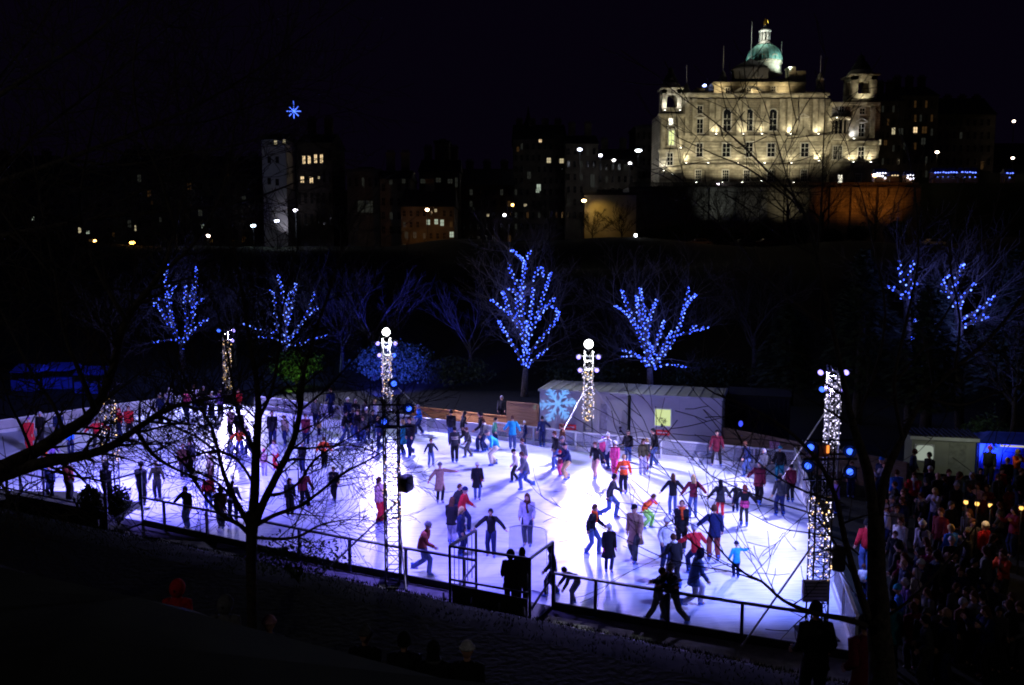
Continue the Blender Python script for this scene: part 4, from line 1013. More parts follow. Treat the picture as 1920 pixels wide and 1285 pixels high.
# stout limb entering from the left edge
traced_tree('bare_tree', 'stout tree whose heavy limb reaches in from the left edge', 9.4,
 [(-330,1420,90),(-310,1250,84),(-270,1100,78),(-190,1000,72),(-100,930,66)],
 [[(-130,950,62),(0,880,42),(60,850,34),(120,812,29),(178,768,24),(212,690,19),(236,600,20),(300,515,14),(330,430,10),(350,330,6)],
  [(-60,915,50),(0,893,36),(80,868,29),(150,856,25),(210,836,20),(262,800,15),(300,775,14),(342,758,9),(400,748,5)],
  [(255,803,13),(285,850,10),(330,880,7),(380,900,4)],
  [(178,768,14),(150,700,12),(120,620,10),(105,520,8),(80,400,6),(60,280,4)],
  [(236,600,14),(180,500,11),(150,400,8),(165,280,6),(190,160,4)],
  [(300,515,10),(370,450,8),(420,350,6),(440,240,4),(470,130,3)],
  [(120,812,12),(100,760,9),(60,700,7),(20,620,5),(-20,540,4)],
  [(60,850,9),(40,800,7),(20,760,5),(0,700,3)],
  [(330,430,8),(300,330,7),(260,230,5),(250,120,4),(270,30,3)],
  [(100,520,8),(20,420,6),(-40,330,5)],
  [(0,905,9),(15,925,7),(30,932,7),(48,910,5),(60,905,3)],
  [(340,758,8),(380,770,5),(430,765,4),(470,740,2)]],
 33, .9, 3, 1.6, jy=.3)
# tree at the right
traced_tree('bare_tree', 'big forked bare tree in front of the crowd on the right', 9.2,
 [(1658,1320,76),(1652,1230,64),(1647,1150,54),(1643,1060,44),(1642,960,38)],
 [[(1640,985,30),(1626,880,27),(1600,800,20),(1582,720,15),(1562,620,12),(1532,480,9),(1502,388,7),(1440,322,5),(1380,262,4),(1318,212,2)],
  [(1643,985,28),(1661,890,21),(1692,822,16),(1732,745,13),(1790,690,11),(1850,640,9),(1915,560,7),(1960,470,5)],
  [(1630,1165,22),(1606,1090,18),(1584,1010,15),(1566,930,12),(1530,860,9),(1470,802,7),(1402,762,5),(1340,738,4),(1270,690,2)],
  [(1632,1175,16),(1575,1160,14),(1520,1148,12),(1470,1127,9),(1430,1092,7),(1396,1075,6),(1358,1040,5),(1320,990,4),(1280,930,3),(1245,880,2),(1215,845,2)],
  [(1430,1092,4),(1370,1072,4),(1310,1062,3),(1240,1044,3),(1170,1010,2),(1080,965,2)],
  [(1568,940,7),(1510,922,6),(1450,890,5),(1405,850,4),(1372,795,3)],
  [(1600,1080,6),(1535,975,5),(1470,948,4),(1400,922,4),(1330,890,3),(1290,850,3),(1245,800,2)],
  [(1502,388,5),(1450,350,4),(1400,315,4),(1340,290,3),(1272,258,2)],
  [(1502,400,5),(1475,330,4),(1455,260,3),(1432,190,2)],
  [(1532,480,6),(1540,390,5),(1543,300,4),(1547,200,2)],
  [(1562,620,7),(1480,560,6),(1420,500,5),(1360,430,4),(1310,385,3),(1260,340,2)],
  [(1692,822,11),(1676,720,9),(1700,600,7),(1722,480,5),(1716,360,3)],
  [(1790,690,8),(1800,600,6),(1780,480,5),(1800,360,3)],
  [(1600,800,9),(1640,700,8),(1660,590,6),(1640,470,5),(1615,360,3)],
  [(1610,1040,5),(1572,1010,4),(1520,1000,4),(1462,990,3),(1400,960,2)],
  [(1645,1165,9),(1700,1130,7),(1780,1050,6),(1850,960,4),(1910,900,3)],
  [(1732,745,8),(1800,760,6),(1860,740,5),(1920,720,3)],
  [(1850,640,6),(1900,690,5),(1950,760,4)],[(1676,720,6),(1740,640,5),(1790,560,4),(1830,470,3)],
  [(1396,1075,4),(1330,1042,3),(1270,990,3),(1230,940,2),(1185,900,2)]],
 47, .75, 2, .75, jy=.3)
# fine crown hanging in from the upper left
traced_tree('bare_tree', 'fine twigged bare tree filling the upper left corner', 11.5,
 [(-420,1300,60),(-400,1000,54),(-370,700,46),(-330,480,38)],
 [[(-330,480,30),(-160,400,24),(-20,350,18),(120,300,13),(290,235,9),(420,170,6),(540,90,4),(650,10,2)],
  [(-340,520,26),(-150,470,20),(20,440,14),(180,410,10),(330,395,7),(450,380,5),(560,340,3)],
  [(-330,470,26),(-200,330,20),(-60,220,15),(60,140,11),(170,70,8),(260,-10,5)],
  [(-20,350,12),(60,260,9),(150,190,7),(250,110,5),(340,30,3)],
  [(120,300,9),(230,310,7),(340,290,5),(450,270,4),(560,230,2)],
  [(20,440,10),(110,500,7),(210,540,5),(310,560,4),(400,600,2)],
  [(-60,220,9),(20,120,7),(80,40,5),(110,-30,3)],
  [(290,235,6),(380,230,5),(470,200,4),(560,170,2)],[(180,410,7),(260,360,5),(350,340,4),(440,330,2)]],
 58, 1.1, 3, 2.0, jy=.3)
# thin sapling stakes and a faded shrub under the slim tree
def leafy(name, label, c, rad, n, size, mt, seed, cat='shrub', group=None, stem=True, zbase=None):
    rnd = random.Random(seed); z0 = gz(c.x, c.y) if zbase is None else zbase; b = V((c.x, c.y, z0)); th = empty(name, b, label, cat, group)
    m = MB()
    for _ in range(n):
        while True:
            q = V((rnd.uniform(-1,1), rnd.uniform(-1,1), rnd.uniform(-1,1)))
            if .25 < q.length < 1: break
        k = .72 + .4*noise.noise(q*2.1 + V((seed,0,0)))
        p = V((q.x*rad[0]*k, q.y*rad[1]*k, rad[2]*(1+q.z*k)))
        nrm = V((rnd.uniform(-1,1), rnd.uniform(-1,1), rnd.uniform(-.4,1))).normalized(); x = nrm.orthogonal().normalized(); x.rotate(Matrix.Rotation(rnd.uniform(0,6.3),3,nrm)); y = nrm.cross(x); s = size*rnd.uniform(.5,1.3)
        m.add([p-x*s*.4, p+y*s*.8, p+x*s*.4, p-y*s*.7], [(0,1,2,3)])
    m.build('foliage', M[mt], th)
    if stem:
        s = MB()
        for _ in range(7): grow(s, V((0,0,0)), V((rnd.uniform(-.6,.6), rnd.uniform(-.6,.6), 1)), rad[2]*1.1, .03, 1, rnd, 4)
        s.build('stems', M['twig'], th)
    return th
c = A(560, 1090, 17.5); leafy('dry_shrub', 'dry leafed shrub growing under the slim tree', V((c.x, c.y, 0)), (1.5,.7,.55), 1100, .055, 'leafb', 5)
for px, lab in ((172,'leftmost dark potted bush on the entrance platform'),(222,'dark potted bush beside the golden mast on the entrance platform')):
    c = G(px, 985, .1); leafy('potted_bush', lab, c, (.62,.5,.85), 1500, .09, 'leafd', px, 'bush', 'bushes by the entrance', True, .1)
# trees hung with blue lights
def lit_tree(px, py, Y, label, trunk, limbs, n, seed, mats_, top, crown=True, r=.052, spread=1.0, hidden=False):
    rnd = random.Random(seed); base = A(px, py, Y); base.z = gz(base.x, base.y)
    th = empty('lit_tree', base, label, 'tree', 'trees hung with blue lights'); t = MB(); c = MB()
    tp = [A(x, y, Y) for x, y in trunk]; tp[0] = base.copy(); hgt = tp[-1].z - base.z
    t.tube([p-base for p in tp], [.26 - .08*i/max(1,len(tp)-1) for i in range(len(tp))], 10, 0, True, .05)
    pl = []
    for ln in limbs:
        y = Y; pr = []; dv = rnd.uniform(-.45,.45)*spread
        for i, (xx, yy) in enumerate(ln): pr.append((A(xx, yy, y), .13 - .10*i/max(1,len(ln)-1))); y += dv + rnd.uniform(-.25,.25)
        pr = smooth(pr, 4); c.tube([p-base for p, r_ in pr], [r_ for p, r_ in pr], 5, 0, True, .05); pl.append(pr)
        if crown:
            for j in range(2, len(pr), 2):
                p = pr[j][0]; ax = (pr[j][0]-pr[j-1][0]).normalized(); o = ax.orthogonal().normalized(); o.rotate(Matrix.Rotation(rnd.uniform(0,2*PI),3,ax))
                grow(c, p-base, ax*.7 + o*.75 + V((0,0,.1)), rnd.uniform(1.0,2.3), .03, 2, rnd, 4, 0, 0, 3, .6, None, .009)
            grow(c, pr[-1][0]-base, pr[-1][0]-pr[-3][0], 2.2, .03, 2, rnd, 4, 0, 0, 3, .6, None, .009)
    t.build('trunk', M['barkl'], th, True); c.build('crown', M['barkl'], th, True)
    L = [sum((a[0]-b[0]).length for a, b in zip(pr, pr[1:])) for pr in pl]; tot = sum(L); pts = []; cords = []
    for pr, l in zip(pl, L):
        k = max(3, int(n*l/tot)); cur = []
        for j in range(k):
            f = (j+rnd.uniform(0,.6))/k*(len(pr)-1); i = min(int(f), len(pr)-2); q = pr[i][0].lerp(pr[i+1][0], f-i)
            a = j*2.4; rr = pr[i][1] + .03
            cur.append(q + V((math.cos(a)*rr, math.sin(a)*rr, rnd.uniform(-.05,.05))))
        pts += cur; cords.append(cur)
    bulbs_on('light_string', 'blue fairy lights wound through the ' + label.split(',')[0], 'fairy lights', 'blue fairy lights in the trees', pts, mats_, r, base, cords)
    cen = sum((p for p in pts), V((0,0,0)))/len(pts)
    for k in range(2): light('tree glow', 'POINT', cen + V((rnd.uniform(-1,1), -1.2, -1 + k*2.2)), 190, (.14,.18,1), size=.8)
    return th
FB = [e_fb, e_fb2, e_fb]
lit_tree(983, 752, 59, 'tall lit tree with a pointed top, left of the cabins', [(983,752),(984,720),(986,690)],
 [[(986,690),(983,640),(980,580),(978,540),(983,500),(976,482),(957,468)],[(983,505),(987,485),(995,470)],[(978,542),(962,520),(954,494)],[(978,540),(1000,525),(1010,502),(1017,506),(1018,520)],
  [(985,650),(1004,602),(1017,560),(1027,530),(1033,510)],[(985,630),(957,590),(946,555),(942,548)],[(983,620),(962,592),(940,578),(921,562)],[(986,670),(1018,632),(1042,602),(1048,582)],
  [(985,690),(962,648),(945,620),(934,600)],[(988,685),(1010,668),(1025,655)],[(1005,602),(1022,578),(1041,558)],[(980,565),(966,548),(950,540)],[(984,660),(990,620),(996,580),(1000,540)],[(984,640),(972,600),(968,560)],[(987,690),(984,660),(990,630),(985,600)],[(1008,600),(1018,580),(1036,575),(1047,590)]],
 430, 3, FB, 455)
lit_tree(1220, 752, 58, 'wide lit tree spreading above the right cabin', [(1220,752),(1219,715),(1218,690)],
 [[(1218,690),(1205,645),(1192,612),(1170,585),(1153,574)],[(1192,612),(1176,575),(1166,545)],[(1218,680),(1212,625),(1206,575),(1200,540)],[(1212,625),(1220,590),(1232,562)],[(1216,650),(1198,590),(1194,555)],
  [(1222,690),(1252,655),(1274,612),(1285,575),(1306,552)],[(1285,575),(1289,555),(1290,538)],[(1224,692),(1250,684),(1286,688)],[(1268,630),(1298,622),(1312,618),(1331,612)],[(1216,688),(1190,664),(1163,656)],[(1205,672),(1185,668),(1165,671)],[(1222,665),(1238,625),(1246,600)],[(1228,680),(1250,640),(1260,620)],[(1214,690),(1222,660),(1216,640)],[(1298,622),(1300,612),(1304,610)]],
 380, 9, FB, 540)
lit_tree(343, 705, 70, 'lit tree seen through the branches at far left', [(343,705),(342,680),(340,655)],
 [[(340,655),(328,625),(312,600),(300,580),(287,560)],[(340,650),(325,610),(315,570),(310,520),(318,495)],[(345,650),(350,610),(346,570),(348,535)],[(348,640),(362,600),(358,560),(362,535)],[(348,640),(372,610),(392,598)],[(362,590),(368,540),(368,500)],[(335,640),(322,638),(300,640),(286,642)],[(315,570),(300,560),(285,575)],[(325,610),(318,560),(330,535)],[(340,650),(350,630),(362,622)],[(320,600),(312,545),(322,530)],[(360,580),(375,565),(382,560)]],
 260, 5, [e_fb, e_fb, e_fb2], 480)
lit_tree(538, 705, 68, 'lit tree seen through the branches above the green bush', [(538,705),(536,680),(534,650)],
 [[(534,650),(520,620),(516,580),(512,550),(506,545)],[(534,650),(538,600),(540,560),(548,545)],[(536,610),(530,550),(520,515)],[(538,640),(556,620),(575,590),(590,545)],[(575,590),(592,582),(594,575)],[(530,630),(505,622),(480,615),(455,608)],[(532,640),(505,632),(485,633)],[(540,600),(550,560),(555,530)],[(538,645),(555,648),(585,636),(615,628)]],
 190, 6, [e_fb2, e_fb, e_fb2], 510)
lit_tree(1705, 760, 50, 'lit tree whose top shows left of a dark evergreen', [(1705,760),(1702,660),(1700,560)],
 [[(1700,560),(1692,530),(1688,510),(1686,490)],[(1700,560),(1705,520),(1714,488)],[(1700,560),(1710,535),(1722,532)],[(1700,565),(1680,545),(1664,535)],[(1702,640),(1720,600),(1712,660)]],
 60, 12, FB, 470, spread=.5)
lit_tree(1800, 790, 47, 'lit tree at the far right with scattered strings', [(1800,790),(1798,680),(1796,580)],
 [[(1796,580),(1780,550),(1768,530),(1780,515)],[(1796,580),(1790,540),(1802,505),(1806,495)],[(1796,575),(1815,545),(1830,530)],[(1798,600),(1830,585),(1862,555)],[(1798,620),(1815,608),(1835,600),(1858,595)],[(1798,560),(1775,545),(1755,550)],[(1835,600),(1850,575),(1866,552)]],
 95, 14, FB, 500, spread=.5)
# bushes lit blue and green behind the rink
c = A(735, 715, 63); leafy('laurel_bush', 'broad leafed bush lit blue behind the far ball lamp mast', c, (3.6,1.6,1.9), 5200, .14, 'leafb', 61, 'bush', 'bushes behind the ice')
light('bush light','SPOT', V((c.x-.5,c.y-5.0,.4)), 9500, (.035,.05,1), V((c.x+.2,c.y,2.1)), .1, 90, .8)
c = A(555, 725, 64); leafy('laurel_bush', 'yellow green lit bush below the lit tree at left', c, (2.6,1.3,1.5), 2800, .14, 'leafb', 62, 'bush', 'bushes behind the ice')
light('bush light','SPOT', c + V((.3,-3.2,.2)), 420, (.5,1,.12), c + V((.3,0,1.0)), .1, 90, .8)
for px, py, Y, rr, lab in ((850,742,62,(4,1.6,1.3),'dark hedge left of the tall lit tree'),(1100,735,61,(4,1.5,1.3),'dark hedge between the two lit trees'),(1330,735,60,(4,1.5,1.4),'dark hedge right of the wide lit tree')):
    c = A(px, py, Y); leafy('laurel_bush', lab, c, rr, 2400, .16, 'leafd', px, 'bush', 'bushes behind the ice')
c = A(1848, 800, 40); leafy('shrub', 'shrub lit bright blue above the crowd on the right', V((c.x,c.y,0)), (1.5,1,1.5), 900, .13, 'leafb', 71, 'bush')
light('bush light','SPOT', V((c.x-.4,c.y-2.5,.6)), 1600, (.06,.14,1), V((c.x,c.y,1.9)), .1, 80, .8)
# dark evergreens on the right
def evergreen(px, Y, ytop, wpx, seed, label):
    rnd = random.Random(seed); b = A(px, 700, Y); b.z = gz(b.x, b.y); h = A(px, ytop, Y).z - b.z; w_ = wpx/2/F*Y
    th = empty('evergreen_tree', b, label, 'tree', 'dark evergreens'); t = MB(); t.tube([(0,0,0),(.1,0,h*.5),(0,.1,h*.95)], [.32,.2,.05], 9); t.build('trunk', M['bark'], th, True)
    m = MB()
    for _ in range(3400):
        z = rnd.uniform(.12,1)**.8; a = rnd.uniform(0,6.3); rr = w_*(math.sin(min(1,(1.02-z)*1.25)*PI/2))*math.sqrt(rnd.uniform(.15,1))*(.78+.4*noise.noise(V((math.cos(a)*1.4,math.sin(a)*1.4,z*5+seed))))
        p = V((rr*math.cos(a), rr*math.sin(a), z*h)); d = V((math.cos(a)*.8, math.sin(a)*.8, rnd.uniform(-.5,.4))).normalized(); x = d.cross(V((0,0,1))).normalized(); s = rnd.uniform(.2,.5)
        m.add([p-x*s*.45, p+d*s, p+x*s*.45, p-d*s*.3], [(0,1,2,3)])
    m.build('crown', M['leafd'], th)
for i, (px, Y, yt, wp, lab) in enumerate(((1480,56,560,170,'low dark evergreen right of the wide lit tree'),(1610,50,470,200,'tall dark evergreen behind the mast beside the crowd'),(1740,47,520,190,'dark evergreen between the two lit trees at far right'),(1890,49,470,180,'dark evergreen at the right edge'))):
    evergreen(px, Y, yt, wp, 90+i, lab)
# pale stemmed bare trees in the middle distance
def bare(px, py, Y, ytop, seed, label, mt='barkl', group='bare trees behind the ice', lev=3, wide=.55):
    rnd = random.Random(seed); b = A(px, py, Y); b.z = gz(b.x, b.y); h = A(px, ytop, Y).z - b.z
    th = empty('bare_tree', b, label, 'tree', group); t = MB(); c = MB(); t.tube([(0,0,-.2),(.1,0,h*.2),(0,0,h*.4)], [h*.022,h*.017,h*.014], 8, 0, True, .05); t.build('trunk', M[mt], th, True)
    for k in range(6):
        a = k*1.05 + rnd.uniform(-.3,.3); grow(c, V((0,0,h*(.22+.03*k))), V((math.cos(a)*wide, math.sin(a)*wide, .8)), h*.38, h*.009, lev, rnd, 5, 0, 0, 3, .5, None, max(.006, Y*.00016))
    c.build('crown', M[mt], th, True)
for i, a in enumerate(((330,462,150,330,'dark bare tree on the slope below the pale tower'),(450,466,150,345,'dark bare tree left of the orange lit frontage'),(640,470,148,350,'dark bare tree on the slope left of the orange lit frontage'),(905,470,146,370,'dark bare tree on the slope right of the orange lit frontage'),(1030,470,146,350,'dark bare tree under the tall old town tenement'),(700,690,66,480,'pale stemmed bare tree behind the blue lit bush'),(640,700,69,500,'bare tree behind the green lit bush'),(1150,720,68,500,'bare tree in the dark between the two lit trees'),(880,720,66,520,'bare tree in the dark left of the tall lit tree'),(1410,740,63,470,'bare tree right of the wide lit tree'),(440,690,72,500,'bare tree behind the back corner mast'),(1900,760,44,560,'pale bare tree at the right edge'),(210,700,70,520,'bare tree behind the blue stalls'))):
    bare(*a[:4], 130+i, a[4])
# ------------------------------------------------------------------ cabins, fences and stalls behind the ice
def cabin(x0, x1, ybase, ytop, Y, dep, label, rz=-.40):
    """flat roofed site cabin; its front runs from pixel x0 to x1"""
    a = A(x0, ybase, Y); a.z = 0
    d = V((math.cos(rz), math.sin(rz), 0)); r1 = ray(x1, ybase); # far end: where the front line meets the second ray
    k = (a.x - a.y*r1.x/r1.y)/(d.y*r1.x/r1.y - d.x); L = k; h = A(x0, ytop, Y).z
    th = empty('site_cabin', a, label, 'cabin', 'pale cabins behind the ice', rz)
    m = MB(); m.box((L/2, dep/2, h/2+.08), (L, dep, h-.16)); m.build('wall', M['cabin'], th)
    r = MB(); r.box((L/2, dep/2, h+.05), (L+.16, dep+.16, .10))
    n = int(L/.5)
    for i in range(n+1): r.box((i*L/n, dep/2, h+.115), (.05, dep+.1, .03))
    r.build('roof', M['roofm'], th)
    s = MB(); s.box((L/2, dep/2, .06), (L-.1, dep-.1, .12)); s.build('base', M['steel'], th)
    j = MB()
    for i in range(1, int(L/1.2)): j.box((i*1.2, -.004, h/2+.08), (.02,.012,h-.2))
    for x in (.04, L-.04): j.box((x, -.006, h/2+.08), (.08,.016,h-.16))
    j.build('corner_post', M['roofm'], th)
    return th, L, h, d, a
cA, LA, hA, dA, aA = cabin(1012, 1176, 818, 733, 45.2, 3.0, 'left pale cabin carrying the projected blue snowflake', -.30)
cB, LB, hB, dB, aB = cabin(1182, 1352, 826, 742, 43.4, 3.0, 'right pale cabin with a lit yellow window', -.30)
def on(th, L, px, py):      # local x,z of a pixel on a front wall
    o = V(th.location); rz = th.rotation_euler.z; d = V((math.cos(rz), math.sin(rz), 0)); nr = V((-d.y, d.x, 0)); r = ray(px, py)
    t = (o - V((0,0,CH))).dot(nr)/r.dot(nr); p = V((0,0,CH)) + r*t
    return (p-o).dot(d), p.z
def panel(name, th, L, px0, py0, px1, py1, mt, dy=-.02, t=.03):
    x0, z1 = on(th, L, px0, py0); x1, z0 = on(th, L, px1, py1); m = MB(); m.box(((x0+x1)/2, dy, (z0+z1)/2), (abs(x1-x0), t, abs(z1-z0))); return m.build(name, mt, th), (x0+x1)/2, (z0+z1)/2, abs(x1-x0), abs(z1-z0)
e_win = emis('lit cabin window', (.62,.74,.30), 1.0, True); e_win2 = emis('hut window', (.62,.72,.60), .42, True)
fr, cx, cz, ww, wh_ = panel('window', cB, LB, 1227, 765, 1259, 801, M['white'], -.02, .05)
m = MB(); m.box((cx, -.05, cz), (ww-.10, .02, wh_-.10)); m.build('pane', e_win, fr)
m = MB(); rn = random.Random(4)
for _ in range(90):
    a_ = rn.uniform(0,6.3); r_ = .24*math.sqrt(rn.random()); q = V((cx-.05+r_*math.cos(a_), -.085+rn.uniform(-.02,.02), cz-.16+r_*.8*math.sin(a_))); s_ = rn.uniform(.03,.07); b_ = rn.uniform(0,6.3); m.add([q, q+V((s_*math.cos(b_),0,s_*math.sin(b_))), q+V((s_*math.cos(b_+.6),.01,s_*math.sin(b_+.6)))],[(0,1,2)])
m.box((cx-.03,-.085,cz-.40),(.12,.03,.14)); m.build('window_plant', M['leafd'], fr)
dr, cx, cz, ww, wh_ = panel('door', cA, LA, 1127, 757, 1138, 812, mat('door paint', (.26,.26,.3), .5), -.02, .05)
m = MB(); m.box((cx+.14, -.06, cz), (.03,.05,.14)); m.build('handle', M['alu'], dr)
m = MB()
for zz in (1.0, .8, 1.25): m.box((LA-.35, -.03, zz), (.12,.05,.09))
m.build('vent', M['black'], cA)
for px0, py0, px1, py1, th, L, lab in ((1050,794,1081,806,cA,LA,'red sign board at the foot of the snowflake cabin'),(1231,805,1256,816,cB,LB,'red sign board below the lit cabin window')):
    x0, z1 = on(th, L, px0, py0); x1, z0 = on(th, L, px1, py1); m = MB(); m.box((0,0,0),(x1-x0,.04,z1-z0)); o = m.build('sign', M['red']); o.matrix_world = Matrix.Translation(V(th.location) + Matrix.Rotation(th.rotation_euler.z,3,'Z') @ V(((x0+x1)/2,-.12,(z0+z1)/2))) @ Matrix.Rotation(th.rotation_euler.z,4,'Z')
    tag(o, lab, 'sign', 'red signs'); m = MB()
    for i in range(9): m.box((-(x1-x0)*.36+i*(x1-x0)*.09,-.025,.0),((x1-x0)*.055,.01,(z1-z0)*.26))
    m.build('lettering', M['white'], o)
# snowflake thrown on the cabin wall by a patterned spotlight on the mast
def gobo(loc, aim, power, ang):
    o = light('snowflake projector', 'SPOT', loc, power, (.12,.45,1), aim, .0, ang, .05); l = o.data; l.shadow_soft_size = .002; l.use_nodes = True
    N, L = l.node_tree.nodes, l.node_tree.links; em = N['Emission']
    def mth(op, a, b=None, c=None):
        n = N.new('ShaderNodeMath'); n.operation = op
        for i, q in enumerate((a, b, c)):
            if q is None: continue
            if isinstance(q, (int, float)): n.inputs[i].default_value = q
            else: L.new(q, n.inputs[i])
        return n.outputs[0]
    tc = N.new('ShaderNodeTexCoord'); sx = N.new('ShaderNodeSeparateXYZ'); L.new(tc.outputs['Normal'], sx.inputs[0])
    u = mth('DIVIDE', sx.outputs[0], sx.outputs[2]); v = mth('DIVIDE', sx.outputs[1], sx.outputs[2])
    k = 1/math.tan(R(ang/2)); u = mth('MULTIPLY', u, k); v = mth('MULTIPLY', v, k)
    r = mth('SQRT', mth('ADD', mth('MULTIPLY', u, u), mth('MULTIPLY', v, v))); th = mth('ARCTAN2', v, u)
    f = mth('SUBTRACT', mth('MODULO', mth('ADD', th, 20*PI + PI/6), PI/3), PI/6)
    a = mth('MULTIPLY', r, mth('COSINE', f)); b = mth('ABSOLUTE', mth('MULTIPLY', r, mth('SINE', f)))
    arm = mth('MULTIPLY', mth('LESS_THAN', b, .06), mth('LESS_THAN', a, .92))
    out = arm
    for c0, ln in ((.34,.22),(.56,.24),(.76,.14)):
        dd = mth('ABSOLUTE', mth('SUBTRACT', mth('SUBTRACT', a, c0), mth('MULTIPLY', b, .75)))
        br = mth('MULTIPLY', mth('LESS_THAN', dd, .055), mth('LESS_THAN', b, ln)); out = mth('MAXIMUM', out, br)
    L.new(out, em.inputs['Strength'])
p = V((0,0,0)); x, z = on(cA, LA, 1046, 757); W = V(cA.location) + Matrix.Rotation(-.30,3,'Z') @ V((x, 0, z))
gobo(W + V((1.0,-6.2,1.9)), W, 4200, 17)
x, z = on(cA, LA, 1043, 800)
# pine fence, plywood box and hoardings
def plank_run(a, b, h, label, n, mt, name='fence', cat='fence', group=None, z0=0.0, gap=.012):
    th = empty(name, a, label, cat, group); d = b-a; L = d.length; u = d.normalized(); rows = max(3, int(h/.18)); m = MB(); ang = math.atan2(u.y, u.x)
    for i in range(rows): m.box(u*(L/2) + V((0,0,z0 + (i+.5)*h/rows)), (L, .03, h/rows-gap), 0, ang)
    m.build('boards', mt, th)
    for i in range(n+1):
        q = MB(); q.box(u*(L*i/n) + V((-u.y*.06, u.x*.06, (z0+h)/2)), (.09,.09,h+z0), 0, ang); q.build('post', mt, th)
    c = MB(); c.box(u*(L/2) + V((0,0,z0+h+.02)), (L,.12,.04), 0, ang); c.build('cap_rail', mt, th)
a = G(768, 797); b = G(951, 819); a += NV*1.3; b += NV*1.3
a = A(768,790,a.y); a.z = 0; b = A(951,805,b.y); b.z = 0
plank_run(a, b, max(.85, A(768,767,a.y).z), 'orange pine fence behind the far boards left of the plywood box', 6, M['pine'])
a = A(951,806,46.6); a.z = 0; b = A(1007,812,45.8); b.z = 0
plank_run(a, b, A(951,754,46.6).z, 'plywood faced hut of upright sheets between fence and snowflake cabin', 3, M['ply'], 'plywood_hut', 'hut')
a = A(1322,800,43.6); a.z = 0; b = A(1338,800,42.6); b.z = 0; plank_run(a, b, 1.55, 'short slanted timber panel at the right end of the lit cabin', 1, M['pine'])
a = A(1352,838,42.2); a.z = 0; b = A(1700,880,35.2); b.z = 0; M['dply'] = woodmat('stained boards', (.07,.04,.025), (.13,.08,.05)); plank_run(a, b, 1.35, 'long brown hoarding behind the far boards on the right', 9, M['dply'], 'hoarding', 'fence')
def banner(px0, px1, py0, py1, Y, label, mt):
    a = A(px0, py1, Y); b = A(px1, py1+2, Y-(px1-px0)/1650*Y*.48); h = A(px0, py0, Y).z - a.z; m = MB(); d = b-a; m.box(d/2 + V((0,-.06,h/2)), (d.length,.02,h), 0, math.atan2(d.y,d.x)); o = m.build('banner', mt); o.location = a; tag(o, label, 'banner')
    t = MB(); ang = math.atan2(d.y,d.x); rn = random.Random(2)
    for i in range(16): t.box(d*(.1+.05*i) + V((0,-.075,h*(.62 if i % 2 else .36))), (d.length*.035,.012,h*.12), 0, ang)
    t.build('lettering', M['white'], o)
banner(1442, 1482, 826, 842, 40.0, 'pinkish banner on the brown hoarding', mat('pink banner',(.45,.2,.3),.6))
# dark container behind the right cabin with blue lamps
a = A(1358,800,44.5); a.z = 0; th = empty('container', a, 'dark blue container standing right of the lit window cabin', 'container'); th.rotation_euler.z = -.3
m = MB(); m.box((1.6,1.2,1.3),(3.2,2.4,2.5))
for i in range(14): m.box((.12+i*.23,-.02,1.3),(.10,.05,2.4))
m.build('shell', mat('navy container paint',(.003,.004,.014),.8), th); m = MB(); m.box((1.6,1.2,2.6),(3.3,2.5,.08)); m.build('roof', mat('black felt',(.008,.008,.01),.9), th)
for px, py, lab in ((1388,794,'upper small blue lamp on the dark container'),(1388,812,'lower small blue lamp on the dark container')):
    c = A(px, py, 43.0); m = MB(); m.lathe((0,0,0),[(.05,-.16),(.11,-.1),(.12,.1),(.05,.16)],10); o = m.build('wall_lamp', M['black'], None, True); o.location = c; tag(o, lab, 'lamp', 'blue lamps on the container'); m = MB(); m.ball((0,-.09,0),(.11,.06,.15),10,6); m.build('lens', emis('dim blue lamp',(.05,.08,1),1.3), o, True)
# grey hut and blue marquee by the crowd
a = A(1708,880,38.5); a.z = 0; rz = -.22; th = empty('ticket_hut', a, 'grey hut with a pale rounded window and ribbed roof above the crowd', 'hut', None, rz)
W_, D_, H_ = 2.6, 1.5, 1.72; m = MB(); m.box((W_/2,D_/2,H_/2+.05),(W_,D_,H_-.1)); m.build('wall', mat('hut cladding',(.42,.43,.38),.7,.1,2), th)
r = MB(); r.box((W_/2,D_/2,H_+.04),(W_+.2,D_+.2,.08))
for i in range(14): r.box((-.02+i*(W_+.04)/13,D_/2,H_+.11),(.06,D_+.2,.06))
r.build('roof', M['slate'], th); m = MB(); m.box((W_/2,-.12,H_-.02),(W_+.24,.03,.15)); m.build('fascia', M['white'], th)
fr, cx, cz, ww, wh_ = panel('window', th, W_, 1715, 832, 1751, 866, M['white'], -.02, .05)
rw = MB(); rw.loft([[V((cx + math.copysign(abs(math.cos(2*PI*k/20))**.4, math.cos(2*PI*k/20))*(ww/2-.05), y, cz + math.copysign(abs(math.sin(2*PI*k/20))**.4, math.sin(2*PI*k/20))*(wh_/2-.05))) for k in range(20)] for y in (-.06,-.05)]); rw.build('pane', e_win2, fr)
m = MB(); m.box((W_*.72,-.012,.8),(.7,.02,1.5)); m.build('door', mat('hut door',(.36,.37,.33),.6), th)
light('hut lamp','POINT', V(th.location) + V((1.4,-2.6,2.6)), 30, (.9,1,.75), size=.2)
a = A(1832,880,38.0); a.z = 0; th = empty('marquee', a, 'blue canvas marquee with a lit front strip at the right edge', 'marquee', None, -.2)
m = MB(); W_ = 3.2; m.loft([[V((-.1,-.1,1.55)),V((W_,-.1,1.55)),V((W_,1.8,1.55)),V((-.1,1.8,1.55))],[V((.7,.8,1.9)),V((W_-.9,.8,1.9)),V((W_-.9,1.0,1.9)),V((.7,1.0,1.9))]]); m.build('roof', M['tarp'], th)
m = MB(); m.box((W_/2,1.7,.77),(W_,.05,1.5)); m.box((-.05,.85,.77),(.04,1.7,1.5)); m.build('side_sheet', M['tarp'], th)
